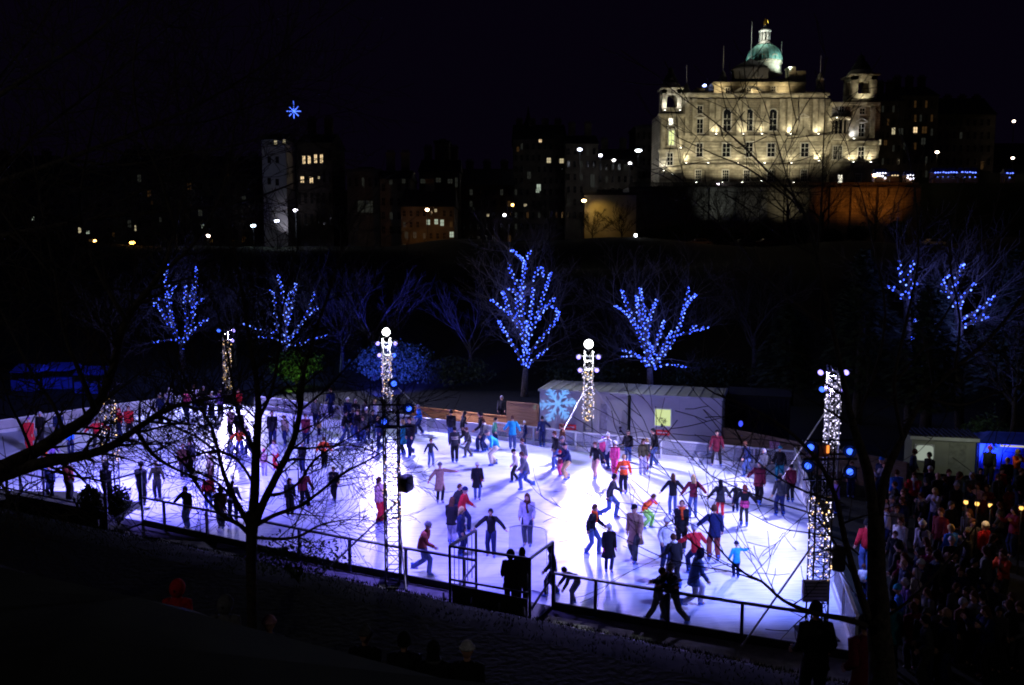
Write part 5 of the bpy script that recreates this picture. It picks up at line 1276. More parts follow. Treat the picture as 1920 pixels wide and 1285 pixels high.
for x in (0,W_-.1):
    m = MB(); m.tube([(x,-.05,0),(x,-.05,1.55)],.04,6); m.build('pole', M['alu'], th)
m = MB(); m.box((W_*.62,-.16,1.5),(W_*.72,.06,.07)); m.build('lamp_strip', emis('marquee strip',(1,.95,.6),.5), th)
light('marquee light','POINT', V(th.location)+V((1.2,.8,1.6)), 2.5, (.9,.85,.7), size=.1)
light('marquee blue','POINT', V(th.location)+V((.8,-1.3,3.0)), 3, (.06,.12,1), size=.2)
for px, py, lab in ((1811,943,'leftmost of three yellow lanterns above the crowd'),(1832,946,'middle of three yellow lanterns above the crowd'),(1857,949,'right of three yellow lanterns above the crowd'),(1915,954,'single yellow lantern by the right edge')):
    c = A(px, py, 26.5); b = V((c.x, c.y, 0)); th = empty('lantern', b, lab, 'lantern', 'yellow lanterns by the crowd'); m = MB(); m.tube([(0,0,0),(0,0,c.z-.05)],.025,6); m.tube([(0,0,c.z+.1),(0,0,c.z+.14)],[.11,.02],8); m.build('post', M['steel'], th)
    m = MB(); m.lathe((0,0,c.z),[(.04,-.04),(.065,0),(.06,.06),(.03,.08)],10); m.build('lamp', emis('lantern glow',(1,.55,.12),1.8), th, True); light('lantern','POINT', b+V((0,-.25,c.z)), 5, (1,.6,.25), size=.08)
# blue stalls and a white arch at the far left
for i,(px,py,Y,lab) in enumerate(((64,770,62,'blue tarpaulin stall at far left behind the red coat'),(122,766,63,'blue tarpaulin stall in the middle of the left row'),(180,772,61,'blue tarpaulin stall behind the golden mast'))):
    a = A(px,py,Y); a.z = 0; th = empty('market_stall', a, lab, 'stall', 'blue stalls at far left', -.2+.1*i); m = MB(); m.loft([[V((-1.0,-1,1.3)),V((1.0,-1,1.3)),V((1.0,1,1.4)),V((-1.0,1,1.4))],[V((-1.0,0,1.8)),V((1.0,0,1.8)),V((1.0,.05,1.8)),V((-1.0,.05,1.8))]]); m.build('canopy', M['tarp'], th)
    m = MB(); m.box((0,-.7,.4),(1.9,.5,.8)); m.build('counter', M['tarp'], th)
    for sx in (-1,1):
        for sy in (-.9,.9): q = MB(); q.tube([(sx*.95,sy,0),(sx*.95,sy,1.35)],.035,6); q.build('pole', M['steel'], th)
    light('stall light','POINT', a+V((0,-1.7,1.5)), 9, (.05,.1,1), size=.2)
# penguin-height clear screen at the gate and the gate platform itself
def frame_gate(x0, x1, label, ytop, screen=False, bars=True):
    p0, p1 = on_near(x0), on_near(x1); u = (p1-p0).normalized(); L = (p1-p0).length; o0 = p0.copy(); th = empty('entrance_platform', o0, label, 'entrance', 'entrance platforms in the near boards')
    n = -NV; dep = 1.5; h = 1.95 if screen else 2.0
    dk = MB(); dk.box(u*L/2 + n*dep/2 + V((0,0,.05)), (L, dep, .1), 0, -.46); dk.build('deck', M['steel'], th)
    cs = [V((0,0,0)), u*L, u*L+n*dep, n*dep]; 
    for c in cs:
        m = MB(); m.bar(c, c+V((0,0,h)), .075); m.build('post', M['railp'], th)
    m = MB(); c0, c1, c2, c3 = [c+V((0,0,h)) for c in cs]; m.bar(c3, c2, .06); m.bar(c0, c3, .06); m.bar(c1, c2, .06); m.build('top_rail', M['railp'], th)
    m = MB(); m.bar(cs[0]+V((0,0,.95)), cs[3]+V((0,0,.5)), .05); m.bar(cs[1]+V((0,0,.95)), cs[2]+V((0,0,.5)), .05); m.bar(cs[3]+V((0,0,1.0)), cs[2]+V((0,0,1.0)), .05); m.build('mid_rail', M['railp'], th)
    b = MB()
    for i in range(1, 6):
        q = cs[0].lerp(cs[3], i/6); b.tube([q+V((0,0,.6)), q+V((0,0,h))], .012, 4)
    b.build('bar', M['railp'], th)
    s = MB(); s.box((cs[2]+cs[3])/2 + V((0,0,.45)), (L-.1,.03,.8), 0, -.46); s.build('panel', M['kick'], th)
    for i, t in enumerate((.0,.36,.7,1.0)):
        q = cs[3].lerp(cs[2], t) + n*.35; m = MB(); m.tube([q + V((0,0,-.1)), q+V((0,0,.75))], .03, 6); m.build('leg', M['alu'], th)
    st = MB()
    for k in range(3): st.box(u*L*.5 + n*(dep+.15+k*.28) + V((0,0,.08-k*.03)), (L*.6,.26,.04), 0, -.46)
    st.build('step', M['steel'], th)
    return th
frame_gate(893, 1036, 'dark railed gate platform in the near boards with a clear screen', 1010, True)
frame_gate(84, 268, 'dark railed entrance platform with bushes at the left of the near boards', 870)
p0, p1 = on_near(948), on_near(1002); c = (p0+p1)/2 + NV*.5; th = empty('clear_screen', c, 'tall curved clear plastic screen on the ice at the gate', 'screen'); m = MB(); u = NU
ring = lambda z, r: [u*(r*math.cos(PI*k/14)) + NV*(r*.7*math.sin(PI*k/14)) + V((0,0,z)) for k in range(15)]
vs = []; fs = []
zs = [.03,.5,1.0,1.5,1.85,2.0]; rs = [.62,.62,.62,.61,.6,.58]
for z, r in zip(zs, rs): vs += ring(z, r)
for i in range(len(zs)-1):
    for k in range(14): q = i*15+k; fs.append((q,q+1,q+16,q+15))
m.add(vs, fs); o = m.build('sheet', mA, th, True); sd = o.modifiers.new('thick','SOLIDIFY'); sd.thickness = .012
m = MB(); m.tube(ring(2.0,.58), .014, 5); m.tube(ring(.03,.62), .02, 5); m.build('rim', M['white'], th, True)
def bench(px, py, D, label, rz):
    while D > 8 and A(px, py, D).z - gz(A(px,py,D).x, D) < .8: D -= .05
    c = A(px, py, D); z = gz(c.x, c.y)+.05; th = empty('park_bench', V((c.x,c.y,z)), label, 'bench', 'benches on the terrace', rz); m = MB()
    for k in range(4): m.box((0,-.2+k*.13,.45),(1.7,.11,.04))
    m.build('seat', M['dply'], th); m = MB()
    for k in range(3): m.box((0,-.30-.03*k,.6+k*.14),(1.7,.03,.11))
    m.build('backrest', M['dply'], th)
    for s in (-1,1):
        q = MB(); q.bar((s*.8,-.28,0),(s*.8,-.36,.95),.05); q.bar((s*.8,.25,0),(s*.8,.25,.66),.05); q.build('leg', M['steel'], th); q = MB(); q.bar((s*.8,-.30,.66),(s*.8,.3,.66),.06,.04); q.build('armrest', M['alu'], th)
bench(640, 1262, 13.6, 'dark bench with a glinting metal armrest at the bottom of the view', -.46)
bench(850, 1280, 13.0, 'dark bench under the pale pointed beanie', -.46)
# ------------------------------------------------------------------ far city
YB = 200.0; MP = YB/F
def bx(px): return (px-960)*MP*1.0
def bw(px, py): return A(px, py, YB)
STONE = brickmat('floodlit sandstone', (.38,.34,.25), (.30,.27,.20), (.16,.14,.11), 1.0, 1.3, .55, .8)
STONE2 = mat('carved sandstone', (.38,.345,.26), .85, .5, .9, .4, detail=9)
EXTRA = []
def rusticated(mb, x0, x1, z0, z1, y, n):
    for i in range(n): mb.box(((x0+x1)/2, y-.09, z0+(i+.42)*(z1-z0)/n), (x1-x0-.1, .2, (z1-z0)/n*.74))
bz = bw(1400, 348).z; BO = V((bw(1437,348).x, YB, bz))
bank = empty('domed_building', BO, 'floodlit domed stone palace with twin belfry towers on the hill', 'building')
def bp(px, py, dy=0.0): p = A(px, py, YB+dy); return p.x-BO.x, p.z-BO.z
def bbox(mb, px0, py0, px1, py1, y0, y1, mi=0):
    d_ = min(y0,y1) if min(y0,y1) > 1 else 0; xa, zb = bp(px0, py0, d_); xb, za = bp(px1, py1, d_); mb.box(((xa+xb)/2, (y0+y1)/2, (za+zb)/2), (xb-xa, abs(y1-y0), zb-za), mi)
w1 = MB()
bbox(w1, 1280,186, 1552,352, 0, 16); bbox(w1, 1553,200, 1637,352, -2.2, 14); bbox(w1, 1236,214, 1278,352, -1.2, 10); bbox(w1, 1339,153,1431,183, 2.5, 13); bbox(w1, 1432,148,1510,183, 2.5, 13)
w1.build('wall', STONE, bank)
ru = MB()
xa,zt = bp(1283,260); xb,zb = bp(1549,306); rusticated(ru, xa, xb, zb, zt, 0, 8)
xa,zt = bp(1556,270); xb,zb = bp(1635,306); rusticated(ru, xa, xb, zb, zt, -2.2, 7)
xa,zt = bp(1238,288); xb,zb = bp(1276,326); rusticated(ru, xa, xb, zb, zt, -1.2, 6)
ru.build('rusticated_course', STONE2, bank)
co = MB()
for x0,x1,y,yy,pr in ((1278,1553,176,0,1.0),(1278,1553,255,0,.55),(1278,1553,309,0,.45),(1551,1640,196,-2.2,.9),(1551,1640,267,-2.2,.5),(1551,1640,309,-2.2,.4),(1232,1282,216,-1.2,.8),(1232,1280,282,-1.2,.5),(1233,1280,328,-1.2,.4),(1336,1512,154,2.5,.5)):
    bbox(co, x0, y, x1, y+4, yy-pr, yy+.4); bbox(co, x0+2, y+4, x1-2, y+7, yy-pr*.55, yy+.4)
co.build('cornice', STONE2, bank)
for px in (1288,1302,1334,1346,1385,1396,1430,1438,1466,1480,1500,1510,1528,1540):
    pi = MB(); bbox(pi, px-3.4, 186, px+3.4, 252, -.35, .05); bbox(pi, px-4.6, 186, px+4.6, 191, -.5, .05); bbox(pi, px-4.6, 250, px+4.6, 255, -.5, .05); pi.build('pilaster', STONE2, bank)
for px in (1590,1598,1628): pi = MB(); bbox(pi, px-3.2, 205, px+3.2, 264, -2.6, -2.15); bbox(pi, px-4.4, 205, px+4.4, 211, -2.75, -2.15); pi.build('pilaster', STONE2, bank)
for px in (1241,1272): pi = MB(); bbox(pi, px-3, 222, px+3, 282, -1.6, -1.15); pi.build('pilaster', STONE2, bank)
M['litw'] = emis('lit office window', (.85,.95,.40), 1.1, False); M['litw2'] = emis('bright lit window', (1,.95,.75), 2.2); M['bankw'] = mat('lamp lit sash', (.5,.48,.42), .6)
def win(px, py, w_, h_, y, arch=False, lit=None, nx=2, nz=3, ped=False):
    cx, cz = bp(px, py, max(0,y)); W2, H2 = w_*MP, h_*MP; f = MB()
    for sx in (-1,1): f.box((cx+sx*(W2/2+.08), y-.10, cz), (.2,.24,H2+.1))
    f.box((cx, y-.14, cz-H2/2-.1), (W2+.7,.4,.2)); 
    if not arch: f.box((cx, y-.10, cz+H2/2+.12), (W2+.36,.24,.24))
    for i in range(1,nx): f.box((cx-W2/2+i*W2/nx, y-.06, cz), (.09,.05,H2))
    for i in range(1,nz): f.box((cx, y-.06, cz-H2/2+i*H2/nz), (W2,.05,.08))
    if arch:
        for k in range(10):
            a0, a1 = PI*k/10, PI*(k+1)/10; r0 = W2/2+.12; f.bar((cx+r0*math.cos(a0), y-.10, cz+H2/2+r0*math.sin(a0)), (cx+r0*math.cos(a1), y-.10, cz+H2/2+r0*math.sin(a1)), .24, .22)
    if ped:
        for sx in (-1,1): f.bar((cx+sx*(W2/2+.6), y-.25, cz+H2/2+.45), (cx, y-.25, cz+H2/2+1.15), .35, .18)
        f.box((cx, y-.22, cz+H2/2+.36), (W2+1.2,.34,.14))
    o = f.build('window', M['bankw'], bank); p = MB(); p.box((cx, y-.02, cz), (W2,.03,H2))
    if arch: p.loft([[V((cx+W2/2*math.cos(PI*k/10), yy, cz+H2/2-.02+W2/2*math.sin(PI*k/10))) for k in range(11)] for yy in (y-.035,y-.005)])
    p.build('pane', M[lit] if lit else M['pane'], o)
for px in (1309,1360,1400,1444): win(px, 330, 11 if px > 1310 else 10, 20, 0, nx=3, nz=4)
win(1507,330,11,20,0,nx=3,nz=4)
for px in (1311,1361,1445,1508): win(px, 282, 11 if px == 1311 else 14, 24, -.24)
win(1404, 281, 13, 26, -.24, lit=None)
for px in (1363,1404,1449): win(px, 229, 14, 32, 0, True)
for px in (1312,1505): win(px, 237, 11, 25, 0, ped=True); win(px, 206, 9, 13, 0, nz=2)
for px, yt in ((1404,168),(1364,170),(1450,167)): win(px, yt, 8, 9, 2.45, nz=2)
for a in ((1602,337,10,16),(1568,337,8,14)): win(*a, -2.2, nx=3, nz=4, lit='litw2' if a[0]==1568 else None)
for a in ((1606,290,11,22),(1558,289,7,23),(1567,289,7,23)): win(*a, -2.44)
win(1607,247,11,23,-2.2,ped=True); win(1609,212,9,10,-2.2,nz=2); win(1571,207,8,13,-2.2,nz=2)
win(1257,260,10,26,-1.2,lit='litw',ped=True); win(1256,230,9,12,-1.2,lit='litw2',nz=2); win(1254,300,10,22,-1.44)
# bow window on the right pavilion
bo = MB(); cx, z0 = bp(1567, 266); _, z1 = bp(1567, 222)
bo.lathe((cx,-2.2,0), [(2.0,z0),(2.1,z0+.3),(2.1,z0+1.2),(1.9,z0+1.25),(1.9,z0+1.3)], 20); bo.lathe((cx,-2.2,0), [(1.9,z1-.9),(2.25,z1-.6),(2.3,z1-.3),(1.6,z1)], 20)
for k in range(7):
    a = PI + PI*k/6; bo.tube([(cx+1.85*math.cos(a), -2.2+1.85*math.sin(a), z0+1.2), (cx+1.85*math.cos(a), -2.2+1.85*math.sin(a), z1-.8)], .17, 8)
bo.build('bow_window', STONE2, bank)
p = MB(); p.lathe((cx,-2.2,0), [(1.7,z0+1.2),(1.7,z1-.8)], 20); p.build('bow_pane', M['pane'], bank)
# belfries
def belfry(px, ytop, ybot, wpx, y, lab, dome_top):
    cx, zt = bp(px, ytop, y); _, zb = bp(px, ybot, y); r = wpx/2*MP; m = MB(); hh = zt-zb
    for sx in (-1,1):
        for sy in (-1,1): m.box((cx+sx*r*.74, y+sy*r*.74, zb+hh/2), (r*.46,r*.46,hh))
    m.box((cx, y, zb+hh*.10), (r*1.9,r*1.9,hh*.2)); m.box((cx, y, zt-hh*.10), (r*1.94,r*1.94,hh*.18))
    for k in range(10):
        a0, a1 = PI*k/10, PI*(k+1)/10; q = r*.55
        for sy in (-1,1): m.bar((cx+q*math.cos(a0), y+sy*r*.86, zb+hh*.58+q*math.sin(a0)), (cx+q*math.cos(a1), y+sy*r*.86, zb+hh*.58+q*math.sin(a1)), .3, .3)
    m.box((cx, y-r*.9, zb+hh*.86), (r*1.2,.2,hh*.14)); b = m.build('belfry', STONE2, bank)
    c = MB(); c.box((cx,y,zt+.2),(r*2.3,r*2.3,.4)); c.lathe((cx,y,zt+.4),[(r*1.08,0),(r*1.02,.5),(r*.8,1.1),(r*.4,1.5),(.1,1.6)],18); c.build('cap', STONE2, b, True)
    _, zd = bp(px, dome_top); d = MB(); d.lathe((cx,y,zt+1.4),[(r*.8,0),(r*.7,.9),(r*.45,1.9),(r*.3,2.3),(r*.26,3.2),(.08,3.6),(.05,max(3.8,zd-zt-1.4))],14); d.build('lantern', M['slate'], b, True)
belfry(1257, 170, 213, 36, .5, '', 124); belfry(1613, 146, 188, 46, 1.2, '', 96)
# the green dome with its drum, lantern and gilded figure
cx, z = bp(1432, 137, 8); P_ = lambda py: bp(1432, py, 8)[1]
dm = MB(); R_ = 33*MP; pr = []
for k in range(13):
    a = PI/2*k/12*.86; pr.append((R_*math.cos(a)**.9, P_(118) + (P_(84)-P_(118))*math.sin(a)/math.sin(PI/2*.86)))
dm.lathe((cx,8,0), pr, 32)
for k in range(16):
    a = 2*PI*k/16; dm.tube([V((cx+r*math.cos(a)*1.01, 8+r*math.sin(a)*1.01, zz)) for r, zz in pr], .1, 4)
dm.build('dome', M['lead'], bank, True)
dr = MB(); dr.lathe((cx,8,0), [(R_*1.02,P_(142)),(R_*1.02,P_(139)),(R_*.92,P_(138)),(R_*.92,P_(122)),(R_*1.03,P_(120)),(R_*1.03,P_(117)),(R_*.9,P_(116.5))], 32); drum = dr.build('drum', STONE2, bank)
for k in range(8):
    dd = MB()
    a = -PI/2 + (k-.5)*PI/4; c = V((cx+R_*.92*math.cos(a), 8+R_*.92*math.sin(a), P_(117))); t = V((-math.sin(a), math.cos(a), 0))
    for j in range(9):
        a0, a1 = PI*j/9, PI*(j+1)/9; dd.bar(c+t*(.72*math.cos(a0))+V((0,0,.3+.72*math.sin(a0))), c+t*(.72*math.cos(a1))+V((0,0,.3+.72*math.sin(a1))), .35, .4)
    for s in (-1,1): dd.box(c+t*(s*.72)+V((0,0,-.1)), (.4,.4,.9), 0, a)
    dd.build('dormer', STONE2, drum)
ln = MB(); ln.lathe((cx,8,0), [(1.9,P_(84)),(1.5,P_(82)),(1.25,P_(80)),(1.3,P_(79))], 16)
for k in range(8):
    a = 2*PI*(k+.5)/8; ln.tube([(cx+1.05*math.cos(a),8+1.05*math.sin(a),P_(80)),(cx+1.05*math.cos(a),8+1.05*math.sin(a),P_(60))], .2, 7)
ln.lathe((cx,8,0),[(.6,P_(80)),(.6,P_(60))],10); ln.lathe((cx,8,0), [(1.3,P_(61)),(1.45,P_(59)),(1.35,P_(57)),(.7,P_(55)),(.62,P_(52)),(.3,P_(48)),(.12,P_(46))], 16); ln.build('lantern', mat('pale lantern stone',(.5,.5,.47),.8), bank, True)
gs = MB(); c = V((cx,8,P_(48)))
gs.loft([[c + V((rx*math.cos(2*PI*k/10), ry*math.sin(2*PI*k/10), zz)) for k in range(10)] for rx,ry,zz in ((.2,.2,-.1),(.36,.3,.0),(.4,.32,.4),(.26,.2,.8),(.32,.22,1.05),(.12,.1,1.25),(.15,.15,1.4),(.13,.13,1.55),(.04,.04,1.66))])
gs.tube([c+V((.25,0,1.1)), c+V((.55,-.1,1.25)), c+V((.62,-.1,.8))],[.1,.08,.05],6); gs.tube([c+V((-.25,0,1.1)), c+V((-.4,-.1,.7)), c+V((-.2,-.25,.6))],[.1,.08,.05],6); gs.tube([c+V((.1,.2,1.0)), c+V((.5,.3,1.2)), c+V((.75,.35,.5))],[.05,.2,.05],6); gs.build('gilded_figure', M['gold'], bank, True)
# front dark dome, attic blocks, chimneys, balustrades, flagpoles
at = MB(); cx2, zz = bp(1406, 150, 4); at.lathe((cx2,4,0),[(4.0,bp(0,150,4)[1]),(4.0,bp(0,134,4)[1]),(4.4,bp(0,133,4)[1]),(3.9,bp(0,128,4)[1]),(2.2,bp(0,119,4)[1]),(.8,bp(0,114,4)[1]),(.5,bp(0,111,4)[1]),(.1,bp(0,108)[1])],18); at.build('front_dome', M['slate'], bank, True)
pd = MB(); xa, zz = bp(1371,178); xb, _ = bp(1436,178); _, zp = bp(1404,163); n_=12
for k in range(n_):
    t0, t1 = k/n_, (k+1)/n_; f = lambda t: V((xa+(xb-xa)*t, -.4, zz+(zp-zz)*math.sin(PI*t))); pd.bar(f(t0), f(t1), .7, .45)
pd.build('pediment', STONE2, bank)
for x0,y0,x1,y1 in ((1480,127,1491,165),(1494,135,1510,170),(1306,167,1321,178),(1323,175,1333,180)): ch = MB(); bbox(ch, x0,y0,x1,y1, 3,6); bbox(ch, x0-1,y0-2,x1+1,y0, 2.8,6.2); ch.build('chimney', STONE2, bank)
bl = MB()
for x0,x1,y,yy in ((1290,1340,177,.3),(1512,1552,177,.3),(1440,1464,143,3.5)):
    bbox(bl, x0,y-6,x1,y-4.6,yy-.15,yy+.15); k = x0+1
    while k < x1: bbox(bl, k,y-5,k+1.3,y,yy-.1,yy+.1); k += 2.6
bl.build('balustrade', STONE2, bank)
for px,y0,y1,yy in ((1287,122,160,1),(1356,86,136,4),(1408,40,112,6),(1464,78,140,9),(1538,104,140,2)):
    fp = MB(); xx, za = bp(px,y1,yy); _, zb = bp(px,y0,yy); fp.tube([(xx,yy,za),(xx,yy,zb)], [.09,.04], 6); fp.build('flagpole', mat('white flagpole',(.5,.5,.5),.5) if 'white flagpole' not in bpy.data.materials else bpy.data.materials['white flagpole'], bank)
    if px in (1287,1356,1538): fn = MB(); fn.lathe((xx,yy,za-1.6),[(.9,-1.6),(.85,.2),(1.0,.4),(.6,.9),(.5,1.5),(.1,2.0)],10); fn.build('finial', STONE2, bank, True)
# floodlights: fittings on ledges plus their beams
FLW = (1,.9,.63)
def ledge(px, py, y, pw, col=FLW, vis=True, aimz=8):
    pw *= .6
    xx, zz = bp(px, py); p = BO + V((xx, y-1.3, zz+.2)); light('facade uplight','SPOT', p, pw, col, p + V((0,1.6,aimz)), .25, 130, .9)
    if vis:
        m = MB(); m.lathe((0,0,0),[(.15,-.2),(.3,-.1),(.34,.12),(.3,.16)],10); o = m.build('floodlight', M['steel'], None, True); o.location = p + V((0,-.1,-.15)); tag(o, 'small floodlight throwing light up the domed palace', 'lamp', 'floodlights on the palace ledges'); m = MB(); m.ball((0,-.12,.12),(.26,.2,.12),10,5); m.build('lens', emis('ledge lens',(1,.95,.8),11) if 'ledge lens' not in bpy.data.materials else bpy.data.materials['ledge lens'], o, True)
FP = 1.5
for px,py,y,pw in ((1284,309,0,2600),(1531,305,0,3000),(1478,255,0,2800),(1530,255,0,2800),(1340,255,0,2000),(1391,255,0,1600),(1425,255,0,1900),(1420,343,-1.5,2600),(1348,346,-1.5,2300),(1300,346,-1.5,1900),(1385,346,-1.5,2300),(1480,346,-1.5,2000),(1325,309,0,900),(1380,309,0,1100),(1430,309,0,900),(1480,309,0,1100)): ledge(px,py,y,pw*FP)
for px,py,y,pw,c in ((1588,309,-2.2,3000,FLW),(1620,309,-2.2,3000,FLW),(1589,266,-2.2,1700,(.75,.8,1)),(1556,228,-2.6,500,(.75,.8,1)),(1241,324,-1.2,1700,(.9,.9,.9)),(1242,213,-1.6,1900,(.95,.95,.95)),(1270,213,-1.6,1900,(.95,.95,.95)),(1257,330,-1.2,900,FLW),(1272,282,-1.2,500,FLW)): ledge(px,py,y,pw*FP,c)
for px in (1300,1375,1450,1525,1595): 
    q = BO + V((bp(px,348)[0], -14, 1.0)); light('terrace flood','SPOT', q, 3000*FP, FLW, q+V((0,14,13)), .5, 80, .9)
q = BO + V((bp(1255,348)[0], -9, 1)); light('terrace flood','SPOT', q, 1500*FP, FLW, q+V((0,8,8)), .5, 70, .9)
for sx,yy,pw,c in ((-8.5,6.5,1500,(.72,1,.95)),(4.6,1.5,2300,(.78,1,.95)),(7.5,6,700,(.8,1,.95))):
    q = BO + V((cx+sx, yy, P_(141))); light('dome flood','SPOT', q, pw*FP, c, BO+V((cx,8,P_(95))), .4, 80, .9)
for px,py in ((1350,176),(1420,176),(1470,176)):
    q = BO + V((bp(px,py,1)[0], .6, bp(px,py,1)[1])); light('attic uplight','SPOT', q, 700, (1,.8,.45), q+V((0,2.2,3)), .3, 130, .9)
light('lantern glow','POINT', BO+V((cx-1.6,5.2,P_(72))), 400, (.95,.95,.8), size=.3)
q = BO + V((bp(1613,200)[0], -4, bp(0,196)[1])); light('belfry flood','SPOT', q, 900, FLW, BO+V((bp(1613,160)[0],1,bp(0,160)[1])), .3, 80, .9)
# terrace, balustrade and retaining wall below the palace
rwall = empty('retaining_wall', BO + V((0,-16,-.5)), 'tall buttressed retaining wall under the domed palace', 'wall'); w2 = MB()
WY = YB-16; 
def wp(px, py): p = A(px, py, WY); return p.x - BO.x, p.z - BO.z + .5
def wbox(mb, px0,py0,px1,py1,y0,y1):
    xa,zb = wp(px0,py0); xb,za = wp(px1,py1); mb.box(((xa+xb)/2,(y0+y1)/2,(za+zb)/2),(xb-xa,abs(y1-y0),zb-za))
wbox(w2, 1180,350,1722,460, 0, 15); w2.build('wall', brickmat('sooty ashlar',(.2,.19,.17),(.15,.14,.12),(.08,.07,.06),1.0,1.4,.6), rwall)
for px in (1232,1290,1335,1385,1430,1475,1520,1560,1600,1650,1700): bt = MB(); wbox(bt, px-5,352,px+5,460,-.8,.1); bt.build('buttress', bpy.data.materials['sooty ashlar'], rwall)
bb = MB(); wbox(bb, 1180,342.5,1722,344,-.3,.1); k = 1181
while k < 1722: wbox(bb, k,344,k+1.4,350,-.2,.05); k += 3.1
wbox(bb, 1178,350,1724,353,-.45,.1); bb.build('balustrade', M['dstone'], rwall)
for px,pw,c in ((1310,420,(.8,.9,.85)),(1430,560,(1,.85,.5)),(1370,200,(.9,.9,.8))): 
    q = BO+V((bp(px,430)[0],-22,bp(0,405)[1])); light('wall light','SPOT', q, pw, c, q+V((0,6,3)), .3, 95, .9)
for px,pw in ((1600,620),(1655,760),(1560,260)):
    q = BO+V((wp(px,430)[0],-22,bp(0,395)[1])); light('sodium light','SPOT', q, pw, (1,.28,.03), q+V((0,6,2)), .3, 110, .9)
# other buildings: dark blocks with their own windows
e_l = [emis('warm lit window',(1,.72,.38),1.1), emis('yellow lit window',(1,.85,.5),.55), emis('dim window',(.7,.75,.6),.02), emis('white lit window',(.75,.9,.7),.5), emis('orange dim window',(1,.5,.15),.035)]
def block(name, label, px0, px1, ytop, ybase, Y, dep, wins, mt='dstone', roof='flat', cat='building', grid=None, group='old town buildings', chim=0):
    a = A((px0+px1)/2, ybase, Y); z0 = min(a.z, gz(a.x, Y)); o0 = V((a.x, Y, z0)); th = empty(name, o0, label, cat, group)
    q = lambda px, py: (A(px,py,Y).x-o0.x, A(px,py,Y).z-o0.z); x0, zt = q(px0,ytop); x1, _ = q(px1,ybase)
    m = MB(); m.box(((x0+x1)/2, dep/2, zt/2-1), (x1-x0, dep, zt+2)); m.build('wall', M[mt], th)
    r = MB(); w_ = x1-x0
    if roof == 'gable':
        h = min(w_*.35, 5); r.loft([[V((x0-.3,-.3,zt)),V((x1+.3,-.3,zt)),V((x1+.3,dep+.3,zt)),V((x0-.3,dep+.3,zt))],[V((x0,dep*.45,zt+h)),V((x1,dep*.45,zt+h)),V((x1,dep*.55,zt+h)),V((x0,dep*.55,zt+h))]])
    elif roof == 'spire':
        h = w_*1.6; cx_ = (x0+x1)/2; r.loft([[V((cx_+sx*w_*.5*k, dep/2+sy*w_*.5*k, zt+zz)) for sx,sy in ((-1,-1),(1,-1),(1,1),(-1,1))] for k,zz in ((1,0),(.55,h*.25),(.2,h*.6),(.03,h))])
    else: r.box(((x0+x1)/2,dep/2,zt+.25),(w_+.6,dep+.6,.5)); r.box(((x0+x1)/2,dep/2,zt+.8),(w_*.5,dep*.5,.7))
    ro = r.build('roof', M['slate'], th)
    for k in range(chim):
        c = MB(); xx = x0+(k+.5)*w_/chim; c.box((xx,dep*.45,zt+3.2),(1.6,1.0,4.2)); c.box((xx,dep*.45,zt+5.4),(1.9,1.3,.25))
        for j in (-.5,0,.5): c.tube([(xx+j,dep*.45,zt+5.5),(xx+j,dep*.45,zt+6.1)],.16,6)
        c.build('chimney', M[mt], ro)
    ws = list(wins)
    if grid:
        nx, ny, prob, seed = grid; rn = random.Random(seed)
        for i in range(nx):
            for j in range(ny):
                px = px0+(px1-px0)*(i+.5)/nx; py = ytop+(ybase-ytop)*(j+.6)/(ny+.3)
                if any(abs(px-w_[0]) < w_[2]+2 and abs(py-w_[1]) < w_[3]+2 for w_ in wins): continue
                ws.append((px, py, (px1-px0)/nx*.36, (ybase-ytop)/ny*.45, (2 if rn.random() < .6 else 4) if rn.random() < prob else -1))
    for px, py, ww_, hh_, c in ws:
        xx, zz = q(px, py); W_, H_ = ww_*Y/F, hh_*Y/F; f = MB()
        for s in (-1,1): f.box((xx+s*(W_/2+.06),-.06,zz),(.12,.14,H_)); f.box((xx,-.06,zz+s*(H_/2+.06)),(W_+.24,.14,.12))
        f.box((xx,-.05,zz),(.07,.06,H_)); f.box((xx,-.05,zz),(W_,.06,.07)); o = f.build('window', M['frame'] if c in (0,1,3) else M['dstone'], th)
        p = MB(); p.box((xx,-.025,zz),(W_,.03,H_)); p.build('pane', e_l[c] if c >= 0 else M['pane'], o)
    return th, o0
block('tenement', 'tall dark tenement with bright lit upper windows at left', 556, 625, 268, 440, 178, 14, [(570,300,5,14,0),(580,300,5,14,0),(592,298,5,15,0),(603,298,5,15,0),(567,337,6,11,0),(584,338,6,11,0),(598,333,3,5,1)], grid=(6,4,.0,1), roof='gable', chim=2)
th, o = block('stone_tower', 'narrow pale tower block lit from below at left', 490, 540, 262, 432, 172, 10, [(517,268,5,8,1),(533,266,5,8,1),(505,300,4,10,-1),(520,300,4,10,-1),(505,340,4,10,-1),(520,342,4,10,-1)], mt='cabin', roof='gable')
q = o + V((2.2,-4,1.5)); light('tower flood','SPOT', q, 560, (.86,.82,1), o+V((2.4,0,5)), .3, 62, .9)
block('tenement', 'long low dark building with a pale flat roof edge', 650, 712, 322, 430, 175, 12, [(685,388,28,22,2)], grid=(5,3,.1,2))
block('tenement', 'dark tenement row left of the orange lit frontage', 712, 770, 336, 450, 172, 12, [(733,342,6,8,2),(757,340,6,8,2)], grid=(4,4,.1,3), chim=2, roof='gable')
th, o = block('tenement', 'low frontage lit orange with three bright windows', 752, 852, 388, 478, 166, 12, [(803,417,6,9,3),(818,416,6,9,3),(829,418,6,11,3),(762,441,6,12,2),(778,441,6,12,2),(847,440,7,10,3),(817,395,4,5,1),(802,394,3,3,0)], grid=(8,4,.2,4), roof='gable', chim=1)
for px in (790,830): q = o+V((A(px,470,166).x-o.x,-8,2)); light('sodium light','SPOT', q, 520, (1,.38,.05), q+V((0,8,4)), .3, 110, .9)
